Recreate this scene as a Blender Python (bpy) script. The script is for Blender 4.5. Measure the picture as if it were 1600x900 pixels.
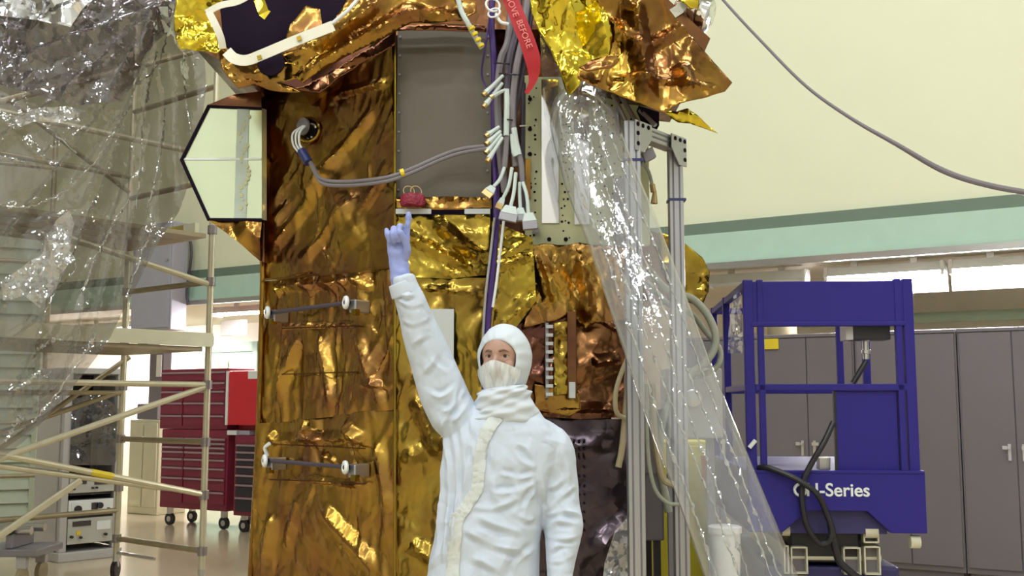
import bpy, bmesh, math, random
import numpy as np
from mathutils import Vector, Matrix
from mathutils.geometry import delaunay_2d_cdt
from mathutils.bvhtree import BVHTree

for o in list(bpy.data.objects):
    bpy.data.objects.remove(o)
SC = bpy.context.scene
COL = SC.collection

# ------------------------------------------------------------------ camera, world, lights, exposure
F = 1650.0
PITCH = math.radians(6.3)
CAM = Vector((0, 0, 1.5))
cd = bpy.data.cameras.new('camera')
cd.sensor_width = 36.0
cd.lens = F / 1600 * 36
cd.clip_start = 0.05
cam = bpy.data.objects.new('camera', cd)
cam.location = CAM
cam.rotation_euler = (math.radians(90) + PITCH, 0, 0)
COL.objects.link(cam)
SC.camera = cam

w = bpy.data.worlds.new('world')
SC.world = w
w.use_nodes = True
w.node_tree.nodes['Background'].inputs[0].default_value = (0.9, 0.95, 1.0, 1)
w.node_tree.nodes['Background'].inputs[1].default_value = 0.15

SC.view_settings.view_transform = 'Standard'
SC.view_settings.look = 'None'
SC.view_settings.gamma = 1.0
SC.view_settings.use_curve_mapping = False
SC.view_settings.exposure = -0.12
SC.cycles.max_bounces = 8
SC.cycles.diffuse_bounces = 4
SC.cycles.glossy_bounces = 4
SC.cycles.transparent_max_bounces = 24
SC.cycles.sample_clamp_indirect = 6.0
SC.cycles.caustics_reflective = False
SC.cycles.caustics_refractive = False

HALL_Z = 8.6
def ceiling_lamp(x, y, power, sx=1.3, sy=0.6, col=(0.95, 0.98, 1.0)):
    d = bpy.data.lights.new('ceiling_lamp', 'AREA')
    d.shape = 'RECTANGLE'; d.size = sx; d.size_y = sy
    d.energy = power; d.color = col
    o = bpy.data.objects.new('ceiling_lamp', d)
    o.location = (x, y, HALL_Z)
    COL.objects.link(o)
LAMP = 150
for lx in (-6.0, -2.0, 2.0, 6.0):
    for ly, kf in ((-6.0, 1.5), (-2.0, 1.2), (1.6, 0.7), (4.6, 0.35)):
        ceiling_lamp(lx, ly, LAMP * kf)
for lx, ly in ((-4.5, 8.6), (-0.6, 8.0), (3.0, 6.0)):
    ceiling_lamp(lx, ly, LAMP * 0.6)

# ------------------------------------------------------------------ coordinates
FWD = Vector((0, math.cos(PITCH), math.sin(PITCH)))
UPV = Vector((0, -math.sin(PITCH), math.cos(PITCH)))
def ray(px, py):
    return FWD * F + Vector((1, 0, 0)) * (px - 800) + UPV * (450 - py)
def P(px, py, Y):                       # the place seen at a pixel, at distance Y down the hall
    d = ray(px, py)
    return CAM + d * (Y / d.y)
def PP(px, py, o, n):                   # on the plane through o with normal n
    d = ray(px, py)
    return CAM + d * ((o - CAM).dot(n) / d.dot(n))
def vplane(a, b):                       # vertical plane through two floor points, normal towards the camera
    a = Vector((a[0], a[1], 0)); b = Vector((b[0], b[1], 0))
    e = (b - a).normalized()
    n = Vector((e.y, -e.x, 0))
    if n.dot(CAM - a) < 0: n = -n
    return a, n
def yplane(Y):
    return Vector((0, Y, 0)), Vector((0, -1, 0))
# back wall frame: s along the wall to the right, t behind it
WD = Vector((0.857, -0.5153, 0)).normalized()
WT = Vector((-WD.y, WD.x, 0))
WO = Vector((0, 11.48, 0))
def W(s, t, z): return WO + WD * s + WT * t + Vector((0, 0, z))
def wplane(t): return WO + WT * t, -WT
def wst(px, py, t):
    p = PP(px, py, *wplane(t))
    return (p - WO).dot(WD), p.z

# ------------------------------------------------------------------ materials
def nt(name):
    m = bpy.data.materials.new(name); m.use_nodes = True
    t = m.node_tree; t.nodes.clear()
    out = t.nodes.new('ShaderNodeOutputMaterial')
    return m, t, out
def pin(b, **k):
    for kk, v in k.items(): b.inputs[kk.replace('_', ' ')].default_value = v
def rgba(c): return (c[0], c[1], c[2], 1)
def mat(name, c, rough=0.5, metal=0.0, var=0.06, scale=6.0, bump=0.0, bscale=60.0, spec=0.5, emit=None):
    m, t, out = nt(name)
    b = t.nodes.new('ShaderNodeBsdfPrincipled')
    t.links.new(b.outputs[0], out.inputs[0])
    pin(b, Roughness=rough, Metallic=metal)
    b.inputs['Specular IOR Level'].default_value = spec
    tc = t.nodes.new('ShaderNodeTexCoord')
    n = t.nodes.new('ShaderNodeTexNoise'); n.inputs['Scale'].default_value = scale; n.inputs['Detail'].default_value = 4
    t.links.new(tc.outputs['Object'], n.inputs['Vector'])
    mx = t.nodes.new('ShaderNodeMix'); mx.data_type = 'RGBA'
    mx.inputs[6].default_value = rgba([max(0, x * (1 - var)) for x in c])
    mx.inputs[7].default_value = rgba([min(1, x * (1 + var)) for x in c])
    t.links.new(n.outputs['Fac'], mx.inputs[0])
    t.links.new(mx.outputs[2], b.inputs['Base Color'])
    if bump:
        n2 = t.nodes.new('ShaderNodeTexNoise'); n2.inputs['Scale'].default_value = bscale; n2.inputs['Detail'].default_value = 3
        t.links.new(tc.outputs['Object'], n2.inputs['Vector'])
        bp = t.nodes.new('ShaderNodeBump'); bp.inputs['Strength'].default_value = bump; bp.inputs['Distance'].default_value = 0.01
        t.links.new(n2.outputs['Fac'], bp.inputs['Height'])
        t.links.new(bp.outputs[0], b.inputs['Normal'])
    if emit:
        b.inputs['Emission Color'].default_value = rgba(emit[0]); b.inputs['Emission Strength'].default_value = emit[1]
    return m
def crinkle(t, layers, patch=None):
    """normal turned facet by facet, as in creased film"""
    geo = t.nodes.new('ShaderNodeNewGeometry')
    ns = t.nodes.new('ShaderNodeTexNoise'); ns.inputs['Scale'].default_value = 5.0; ns.inputs['Detail'].default_value = 2
    t.links.new(geo.outputs['Position'], ns.inputs['Vector'])
    sc0 = t.nodes.new('ShaderNodeVectorMath'); sc0.operation = 'SCALE'; sc0.inputs[3].default_value = 0.10
    t.links.new(ns.outputs['Color'], sc0.inputs[0])
    ad = t.nodes.new('ShaderNodeVectorMath'); ad.operation = 'ADD'
    t.links.new(geo.outputs['Position'], ad.inputs[0]); t.links.new(sc0.outputs[0], ad.inputs[1])
    cur = geo.outputs['Normal']
    for sc, k, stretch in layers:
        mp = t.nodes.new('ShaderNodeMapping'); mp.inputs['Scale'].default_value = stretch
        mp.inputs['Rotation'].default_value = (0.3 * sc, 0.2, 0.1 * sc)
        t.links.new(ad.outputs[0], mp.inputs[0])
        v = t.nodes.new('ShaderNodeTexVoronoi'); v.feature = 'F1'; v.inputs['Scale'].default_value = sc
        t.links.new(mp.outputs[0], v.inputs['Vector'])
        sb = t.nodes.new('ShaderNodeVectorMath'); sb.operation = 'SUBTRACT'; sb.inputs[1].default_value = (0.5, 0.5, 0.5)
        t.links.new(v.outputs['Color'], sb.inputs[0])
        s1 = t.nodes.new('ShaderNodeVectorMath'); s1.operation = 'SCALE'; s1.inputs[3].default_value = k
        t.links.new(sb.outputs[0], s1.inputs[0])
        if patch and sc == layers[-1][0]:      # only here and there
            pn = t.nodes.new('ShaderNodeTexNoise'); pn.inputs['Scale'].default_value = patch[0]; pn.inputs['Detail'].default_value = 3
            t.links.new(geo.outputs['Position'], pn.inputs['Vector'])
            pr_ = t.nodes.new('ShaderNodeMapRange'); pr_.inputs[1].default_value = patch[1]; pr_.inputs[2].default_value = patch[2]; pr_.inputs[3].default_value = k * .1; pr_.inputs[4].default_value = k
            t.links.new(pn.outputs['Fac'], pr_.inputs[0]); t.links.new(pr_.outputs[0], s1.inputs[3])
        a2 = t.nodes.new('ShaderNodeVectorMath'); a2.operation = 'ADD'
        t.links.new(cur, a2.inputs[0]); t.links.new(s1.outputs[0], a2.inputs[1])
        cur = a2.outputs[0]
    nm = t.nodes.new('ShaderNodeVectorMath'); nm.operation = 'NORMALIZE'
    t.links.new(cur, nm.inputs[0])
    return nm.outputs[0], ad.outputs[0]
def foil_mat(name, c1, c2, rough=0.2, k=(0.10, 0.05), sc=(4, 16)):
    m, t, out = nt(name)
    b = t.nodes.new('ShaderNodeBsdfPrincipled')
    t.links.new(b.outputs[0], out.inputs[0])
    pin(b, Metallic=1.0, Roughness=rough)
    nrm, pos = crinkle(t, [(sc[0], k[0], (1.3, 1.3, 0.7)), (sc[1], k[1], (1, 1, 1))])
    t.links.new(nrm, b.inputs['Normal'])
    n = t.nodes.new('ShaderNodeTexNoise'); n.inputs['Scale'].default_value = 4.0; n.inputs['Detail'].default_value = 5
    t.links.new(pos, n.inputs['Vector'])
    r = t.nodes.new('ShaderNodeValToRGB')
    r.color_ramp.elements[0].position = 0.35; r.color_ramp.elements[0].color = rgba(c1)
    r.color_ramp.elements[1].position = 0.65; r.color_ramp.elements[1].color = rgba(c2)
    t.links.new(n.outputs['Fac'], r.inputs[0]); t.links.new(r.outputs[0], b.inputs['Base Color'])
    return m
def film_mat(name, tint, gloss=(1, 1, 1), rough=0.07, base=0.05, edge=0.55, milky=0.06, k=(0.35, 0.25), sc=(9, 40), stretch=(1, 1, 1), patch=None):
    m, t, out = nt(name)
    tr = t.nodes.new('ShaderNodeBsdfTransparent'); tr.inputs[0].default_value = rgba(tint)
    gl = t.nodes.new('ShaderNodeBsdfAnisotropic' if hasattr(bpy.types, 'ShaderNodeBsdfAnisotropic') else 'ShaderNodeBsdfGlossy')
    gl.inputs['Color'].default_value = rgba(gloss); gl.inputs['Roughness'].default_value = rough
    nrm, pos = crinkle(t, [(sc[0], k[0], stretch), (sc[1], k[1], (1, 1, 1))], patch)
    t.links.new(nrm, gl.inputs['Normal'])
    df = t.nodes.new('ShaderNodeBsdfDiffuse'); df.inputs[0].default_value = (0.85, 0.87, 0.9, 1)
    lw = t.nodes.new('ShaderNodeLayerWeight'); lw.inputs[0].default_value = 0.35
    t.links.new(nrm, lw.inputs['Normal'])
    mr = t.nodes.new('ShaderNodeMapRange'); mr.inputs[3].default_value = base; mr.inputs[4].default_value = edge
    t.links.new(lw.outputs['Facing'], mr.inputs[0])
    m1 = t.nodes.new('ShaderNodeMixShader'); m1.inputs[0].default_value = milky
    t.links.new(tr.outputs[0], m1.inputs[1]); t.links.new(df.outputs[0], m1.inputs[2])
    m2 = t.nodes.new('ShaderNodeMixShader')
    t.links.new(mr.outputs[0], m2.inputs[0]); t.links.new(m1.outputs[0], m2.inputs[1]); t.links.new(gl.outputs[0], m2.inputs[2])
    t.links.new(m2.outputs[0], out.inputs[0])
    return m

M = {}
M['wall'] = mat('wall_paint', (0.82, 0.84, 0.60), 0.6, var=0.02, scale=1.5, bump=0.03)
M['wall_grey'] = mat('hall_paint', (0.66, 0.66, 0.62), 0.7, var=0.05, scale=1)
M['baywall'] = mat('bay_paint', (0.84, 0.80, 0.69), 0.6, var=0.03)
M['ceil'] = mat('ceiling_paint', (0.60, 0.60, 0.58), 0.8)
M['green'] = mat('beam_green', (0.48, 0.66, 0.54), 0.5)
M['shadegreen'] = mat('ledge_shade_green', (0.16, 0.22, 0.16), 0.6)  # darker copy of the beam green, shade on its ledge put into the colour
M['floor'] = mat('floor_coat', (0.60, 0.50, 0.34), 0.16, var=0.12, scale=1.2)
M['brown'] = foil_mat('amber_foil', (0.31, 0.150, 0.055), (0.43, 0.265, 0.048), 0.24)
M['gold'] = foil_mat('gold_foil', (0.27, 0.175, 0.033), (0.42, 0.30, 0.04), 0.18)
M['olive'] = foil_mat('olive_foil', (0.26, 0.155, 0.036), (0.38, 0.265, 0.042), 0.22)
M['yellow'] = foil_mat('yellow_foil', (0.58, 0.42, 0.035), (0.74, 0.60, 0.06), 0.16, k=(0.22, 0.10))
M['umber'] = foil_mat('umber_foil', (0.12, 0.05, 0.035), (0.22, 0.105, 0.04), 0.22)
M['orange'] = foil_mat('orange_foil', (0.22, 0.098, 0.036), (0.40, 0.235, 0.04), 0.2)
M['silver'] = foil_mat('silver_foil', (0.75, 0.76, 0.78), (0.9, 0.9, 0.9), 0.12, k=(0.6, 0.4))
M['mirror'] = mat('mirror_tape', (0.86, 0.84, 0.86), 0.06, 1.0, var=0.02)
M['dark'] = mat('dark_interior', (0.016, 0.010, 0.020), 0.9, spec=0.08)
M['plum'] = foil_mat('plum_film', (0.060, 0.044, 0.054), (0.105, 0.085, 0.096), 0.2, k=(0.10, 0.10))
M['greypanel'] = mat('grey_panel', (0.125, 0.105, 0.078), 0.5, 0.3, var=0.05, scale=40)
M['lime'] = mat('panel_paint', (0.56, 0.57, 0.32), 0.4, var=0.04)
M['radiator'] = mat('radiator_mirror', (0.70, 0.78, 0.55), 0.14, 0.6, var=0.03)  # pale green reflection of the wall put into the base colour
M['strip'] = mat('radiator_strip', (0.50, 0.58, 0.50), 0.3)
M['white'] = mat('white_plastic', (0.80, 0.84, 0.82), 0.4)
M['tape'] = mat('white_tape', (0.78, 0.76, 0.62), 0.5)
M['black'] = mat('black_rubber', (0.015, 0.014, 0.018), 0.45)
M['alu'] = mat('aluminium', (0.46, 0.46, 0.48), 0.34, 0.85, var=0.03)
M['aludk'] = mat('slot_shadow', (0.20, 0.20, 0.22), 0.5, 0.6)
M['steel'] = mat('steel', (0.55, 0.55, 0.52), 0.3, 0.9)
M['blue'] = mat('lift_blue', (0.028, 0.020, 0.21), 0.5, spec=0.25, var=0.06, scale=5, bump=0.03, bscale=120)
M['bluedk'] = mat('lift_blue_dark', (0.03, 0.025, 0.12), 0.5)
M['cream'] = mat('lift_cream', (0.62, 0.60, 0.45), 0.4)
M['cabinet'] = mat('cabinet_grey', (0.17, 0.155, 0.168), 0.42, var=0.03, bump=0.05, bscale=200)
M['cabseam'] = mat('cabinet_seam', (0.05, 0.045, 0.055), 0.6)
M['chrome'] = mat('chrome', (0.75, 0.75, 0.75), 0.4, 0.8)
M['red'] = mat('tool_red', (0.60, 0.018, 0.03), 0.3, var=0.05)
M['redside'] = mat('tool_dark_red', (0.22, 0.018, 0.045), 0.32, var=0.05)
M['drawerlip'] = mat('drawer_lip', (0.42, 0.30, 0.34), 0.35, 0.5)
M['drawerblack'] = mat('drawer_black', (0.025, 0.022, 0.035), 0.4)
M['scaf'] = mat('scaffold_tube', (0.60, 0.56, 0.40), 0.38, 0.55, var=0.15, scale=9)
M['scafb'] = mat('scaffold_worn_tube', (0.34, 0.29, 0.18), 0.45, 0.5, var=0.2, scale=9)
M['scafp'] = mat('scaffold_plate', (0.62, 0.60, 0.42), 0.4, 0.2, var=0.1)
M['collar'] = mat('coupler_metal', (0.30, 0.27, 0.26), 0.4, 0.7)
M['tagyellow'] = mat('yellow_tag', (0.75, 0.58, 0.03), 0.5)
M['rackgrey'] = mat('rack_grey', (0.48, 0.47, 0.45), 0.45, var=0.03)
M['rackdark'] = mat('rack_dark', (0.045, 0.035, 0.035), 0.4)
M['instr'] = mat('instrument_face', (0.50, 0.50, 0.44), 0.45)
M['elbox'] = mat('electrical_box', (0.40, 0.40, 0.46), 0.45)
M['yellowpaint'] = mat('safety_yellow', (0.85, 0.74, 0.05), 0.4)
M['sticker'] = mat('orange_sticker', (0.7, 0.22, 0.05), 0.5)
M['hose'] = mat('hose_grey', (0.33, 0.35, 0.28), 0.55, bump=0.4, bscale=160)
M['cablegrey'] = mat('cable_sleeve', (0.21, 0.19, 0.20), 0.55, bump=0.3, bscale=300)
M['cableviolet'] = mat('cable_violet', (0.055, 0.022, 0.15), 0.4)
M['cabledark'] = mat('cable_dark', (0.06, 0.05, 0.07), 0.5)
M['cabletan'] = mat('cable_tan', (0.36, 0.30, 0.18), 0.5)
M['heatshrink'] = mat('connector_white', (0.56, 0.64, 0.60), 0.45)
M['conngrey'] = mat('connector_grey', (0.27, 0.26, 0.28), 0.45, 0.4)
M['brass'] = mat('connector_brass', (0.55, 0.40, 0.18), 0.3, 0.9)
M['redtag'] = mat('red_streamer', (0.42, 0.010, 0.018), 0.6)
M['redlt'] = mat('streamer_print', (0.75, 0.25, 0.22), 0.6)
M['maroon'] = mat('red_cap', (0.22, 0.008, 0.03), 0.5, var=0.3, scale=60, bump=0.8, bscale=90)
M['navy'] = mat('blue_connector', (0.03, 0.04, 0.16), 0.35)
M['cloth'] = mat('white_coverall', (0.55, 0.62, 0.71), 0.75, var=0.02, scale=3, bump=0.10, bscale=35)
M['cloth2'] = mat('white_hood_cloth', (0.58, 0.635, 0.68), 0.75, var=0.02, scale=3, bump=0.08, bscale=45)
M['placket'] = mat('placket_cloth', (0.60, 0.64, 0.62), 0.75, var=0.03, bump=0.25, bscale=70)
M['skin'] = mat('skin', (0.44, 0.265, 0.195), 0.5, var=0.14, scale=25, bump=0.05, bscale=150)
M['eyewhite'] = mat('eye_white', (0.65, 0.6, 0.58), 0.25)
M['iris'] = mat('iris', (0.035, 0.02, 0.015), 0.2)
M['brow'] = mat('brow_hair', (0.17, 0.10, 0.07), 0.8)
M['glove'] = mat('nitrile_glove', (0.27, 0.32, 0.62), 0.5, var=0.06, scale=40, bump=0.12, bscale=120)
M['paleboard'] = mat('pale_board', (0.50, 0.53, 0.52), 0.5)
M['louvre'] = mat('louvre_green', (0.40, 0.45, 0.33), 0.6, var=0.1)
M['signwhite'] = mat('sign_white', (0.8, 0.8, 0.75), 0.5)
M['paneyellow'] = mat('yellow_pane', (0.85, 0.80, 0.45), 0.4)
M['tube_light'] = mat('lit_fluorescent_tube', (1, 1, 1), 0.5, emit=((1.0, 0.95, 0.97), 220.0))
M['bucket'] = mat('bucket_white', (0.8, 0.8, 0.75), 0.4)
M['film'] = film_mat('clear_film', (0.47, 0.455, 0.43), edge=0.7, base=0.06, milky=0.05, k=(0.14, 0.8), sc=(4, 42), rough=0.05, patch=(2.6, .54, .64))
M['filmdk'] = film_mat('smoky_film', (0.42, 0.38, 0.42), gloss=(0.95, 0.95, 1), edge=0.7, base=0.10, milky=0.04, k=(0.5, 0.3), sc=(6, 18))
M['filmcr'] = film_mat('crushed_film', (0.78, 0.80, 0.78), edge=0.8, base=0.25, milky=0.16, k=(0.8, 0.5), sc=(18, 40))
M['tubefilm'] = film_mat('tube_film', (0.90, 0.91, 0.92), edge=0.60, base=0.05, milky=0.07, k=(0.08, 0.3), sc=(5, 130), rough=0.06, patch=(13, .62, .70))

# ------------------------------------------------------------------ mesh helpers
def setup(o, parent=None):
    if parent is not None:
        o.parent = parent
        o.matrix_parent_inverse = Matrix.Translation(parent.location).inverted()
    return o
def mesh_obj(name, v, f, m, parent=None, smooth=False, angle=35, solid=0.0, bevel=0.0):
    me = bpy.data.meshes.new(name)
    me.from_pydata([tuple(x) for x in v], [], f)
    me.update()
    if isinstance(m, (list, tuple)):
        for x in m: me.materials.append(x)
    else:
        me.materials.append(m)
    if smooth:
        me.polygons.foreach_set('use_smooth', [True] * len(me.polygons))
        if angle < 180: me.set_sharp_from_angle(angle=math.radians(angle))
    o = bpy.data.objects.new(name, me)
    COL.objects.link(o)
    setup(o, parent)
    if bevel:
        b = o.modifiers.new('bevel', 'BEVEL'); b.width = bevel; b.segments = 2; b.limit_method = 'ANGLE'
    if solid:
        s = o.modifiers.new('solid', 'SOLIDIFY'); s.thickness = solid; s.offset = -1
    return o
def tag(o, label, cat, group=None):
    o['label'] = label; o['category'] = cat
    if group: o['group'] = group
    return o
def struct(o):
    o['kind'] = 'structure'
    return o
def thing(name, loc, label, cat, group=None):
    o = bpy.data.objects.new(name, None)
    o.location = loc; o.empty_display_size = 0.1
    COL.objects.link(o)
    return tag(o, label, cat, group)
def catmull(pts, n=6):
    pts = [Vector(p) for p in pts]
    if len(pts) < 3: return pts
    q = [pts[0] * 2 - pts[1]] + pts + [pts[-1] * 2 - pts[-2]]
    out = []
    for i in range(1, len(q) - 2):
        a, b, c, d = q[i - 1], q[i], q[i + 1], q[i + 2]
        for k in range(n):
            t = k / n
            out.append(0.5 * ((2 * b) + (c - a) * t + (2 * a - 5 * b + 4 * c - d) * t * t + (3 * b - a - 3 * c + d) * t ** 3))
    out.append(pts[-1])
    return out
class MB:
    def __init__(s): s.v = []; s.f = []
    def add(s, v, f):
        n = len(s.v); s.v += [Vector(x) for x in v]; s.f += [[i + n for i in q] for q in f]; return s
    def hexa(s, p):                        # 8 corners: bottom 4 ccw, top 4
        return s.add(p, [[3, 2, 1, 0], [4, 5, 6, 7], [0, 1, 5, 4], [1, 2, 6, 5], [2, 3, 7, 6], [3, 0, 4, 7]])
    def obox(s, o, a, b, c):
        o, a, b, c = Vector(o), Vector(a), Vector(b), Vector(c)
        if a.cross(b).dot(c) < 0: a, b = b, a
        return s.hexa([o, o + a, o + a + b, o + b, o + c, o + a + c, o + a + b + c, o + b + c])
    def box(s, x0, x1, y0, y1, z0, z1):
        return s.obox((x0, y0, z0), (x1 - x0, 0, 0), (0, y1 - y0, 0), (0, 0, z1 - z0))
    def prism(s, poly, vec):
        poly = [Vector(p) for p in poly]; vec = Vector(vec); n = len(poly)
        nr = Vector((0, 0, 0))
        for i in range(n): nr += poly[i].cross(poly[(i + 1) % n])
        if nr.dot(vec) < 0: poly = poly[::-1]
        v = poly + [p + vec for p in poly]
        f = [list(range(n))[::-1], list(range(n, 2 * n))] + [[i, (i + 1) % n, n + (i + 1) % n, n + i] for i in range(n)]
        return s.add(v, f)
    def tube(s, pts, r, n=8, curve=0, flat=None, cap=True):
        pts = [Vector(p) for p in pts]
        rr = list(r) if isinstance(r, (list, tuple)) else None
        if curve:
            m0 = len(pts); pts = catmull(pts, curve)
            if rr:
                xs = np.linspace(0, m0 - 1, len(pts)); rr = list(np.interp(xs, range(m0), rr))
        if rr is None: rr = [r] * len(pts)
        tang = []
        for i in range(len(pts)):
            a = pts[max(0, i - 1)]; b = pts[min(len(pts) - 1, i + 1)]
            d = (b - a); tang.append(d.normalized() if d.length > 1e-9 else Vector((0, 0, 1)))
        ref = Vector((0, 0, 1)) if abs(tang[0].z) < 0.9 else Vector((1, 0, 0))
        u = tang[0].cross(ref).normalized()
        v = []; f = []
        for i, p in enumerate(pts):
            u = (u - tang[i] * u.dot(tang[i])).normalized(); w2 = tang[i].cross(u)
            for k in range(n):
                a = 2 * math.pi * k / n
                v.append(p + (u * math.cos(a) + w2 * math.sin(a)) * rr[i])
        for i in range(len(pts) - 1):
            for k in range(n):
                a = i * n + k; b = i * n + (k + 1) % n
                f.append([a, b, b + n, a + n])
        if cap:
            f.append(list(range(n))[::-1]); f.append([(len(pts) - 1) * n + k for k in range(n)])
        return s.add(v, f)
    def cyl(s, a, b, r, n=12): return s.tube([a, b], r, n)
    def ring(s, c, ax, R, r, n=20, m=8, half=None):
        c = Vector(c); ax = Vector(ax).normalized()
        u = ax.cross(Vector((0, 0, 1)) if abs(ax.z) < 0.9 else Vector((1, 0, 0))).normalized(); w2 = ax.cross(u)
        v = []; f = []
        for i in range(n):
            a = 2 * math.pi * i / n; d = u * math.cos(a) + w2 * math.sin(a)
            for k in range(m):
                b = 2 * math.pi * k / m
                v.append(c + d * (R + r * math.cos(b)) + ax * r * math.sin(b))
        for i in range(n):
            for k in range(m):
                f.append([i * m + k, ((i + 1) % n) * m + k, ((i + 1) % n) * m + (k + 1) % m, i * m + (k + 1) % m])
        return s.add(v, f)
    def lathe(s, c, ax, prof, n=20):       # prof: (radius, height along ax)
        c = Vector(c); ax = Vector(ax).normalized()
        u = ax.cross(Vector((0, 0, 1)) if abs(ax.z) < 0.9 else Vector((1, 0, 0))).normalized(); w2 = ax.cross(u)
        v = []; f = []
        for r, h in prof:
            for k in range(n):
                a = 2 * math.pi * k / n
                v.append(c + ax * h + (u * math.cos(a) + w2 * math.sin(a)) * r)
        for i in range(len(prof) - 1):
            for k in range(n):
                a = i * n + k; b = i * n + (k + 1) % n
                f.append([a, b, b + n, a + n])
        f.append(list(range(n))[::-1]); f.append([(len(prof) - 1) * n + k for k in range(n)])
        return s.add(v, f)
    def loft(s, rings):                    # closed rings with equal counts, capped
        n = len(rings[0]); v = []; f = []
        for r in rings: v += r
        for i in range(len(rings) - 1):
            for k in range(n):
                a = i * n + k; b = i * n + (k + 1) % n
                f.append([a, b, b + n, a + n])
        f.append(list(range(n))[::-1]); f.append([(len(rings) - 1) * n + k for k in range(n)])
        return s.add(v, f)
    def build(s, name, m, parent=None, smooth=False, bevel=0.0, angle=35):
        return mesh_obj(name, s.v, s.f, m, parent, smooth, angle, 0, bevel)

# ---- creased film and foil
def facet_field(rng, lo, hi, cell, ang):
    """piecewise-planar random relief: flat facets meeting in creases"""
    ca, sa = math.cos(ang), math.sin(ang)
    cx = (lo + hi) / 2; R = np.linalg.norm(hi - lo) / 2 + 2 * max(cell)
    nx = max(3, int(2 * R / cell[0])); ny = max(3, int(2 * R / cell[1]))
    nx = min(nx, 70); ny = min(ny, 70)
    gx, gy = np.meshgrid(np.linspace(-R, R, nx), np.linspace(-R, R, ny))
    px = gx.ravel() + rng.uniform(-.45, .45, gx.size) * 2 * R / nx
    py = gy.ravel() + rng.uniform(-.45, .45, gx.size) * 2 * R / ny
    h = rng.uniform(-1, 1, px.size)
    sx, sy = 1 / cell[0], 1 / cell[1]
    vs, _, fs, *_ = delaunay_2d_cdt([Vector((a * sx, b * sy)) for a, b in zip(px, py)], [], [], 0, 1e-6)
    V = np.array([[a.x / sx, a.y / sy] for a in vs])
    if len(V) != len(h): h = rng.uniform(-1, 1, len(V))
    T = np.array(fs)
    def ev(Q):
        q = Q - cx
        q = np.stack([q[:, 0] * ca + q[:, 1] * sa, -q[:, 0] * sa + q[:, 1] * ca], 1)
        out = np.zeros(len(q))
        order = np.argsort(q[:, 0]); qs = q[order]; res = np.zeros(len(q))
        for t in T:
            a, b, c = V[t[0]], V[t[1]], V[t[2]]
            i0 = np.searchsorted(qs[:, 0], min(a[0], b[0], c[0]) - 1e-9); i1 = np.searchsorted(qs[:, 0], max(a[0], b[0], c[0]) + 1e-9)
            if i1 <= i0: continue
            s = qs[i0:i1]
            det = (b[1] - c[1]) * (a[0] - c[0]) + (c[0] - b[0]) * (a[1] - c[1])
            if abs(det) < 1e-12: continue
            l1 = ((b[1] - c[1]) * (s[:, 0] - c[0]) + (c[0] - b[0]) * (s[:, 1] - c[1])) / det
            l2 = ((c[1] - a[1]) * (s[:, 0] - c[0]) + (a[0] - c[0]) * (s[:, 1] - c[1])) / det
            l3 = 1 - l1 - l2
            ok = (l1 >= -1e-6) & (l2 >= -1e-6) & (l3 >= -1e-6)
            idx = np.arange(i0, i1)[ok]
            res[idx] = l1[ok] * h[t[0]] + l2[ok] * h[t[1]] + l3[ok] * h[t[2]]
        out[order] = res
        return out
    return ev
def seg_dist(Q, a, b):
    a = np.array(a); b = np.array(b); ab = b - a; L2 = max(1e-9, (ab ** 2).sum())
    t = np.clip(((Q - a) @ ab) / L2, 0, 1)
    d = np.linalg.norm(Q - (a + t[:, None] * ab), axis=1)
    sgn = np.sign((Q - a) @ np.array([-ab[1], ab[0]]))
    return d, t, sgn
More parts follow.
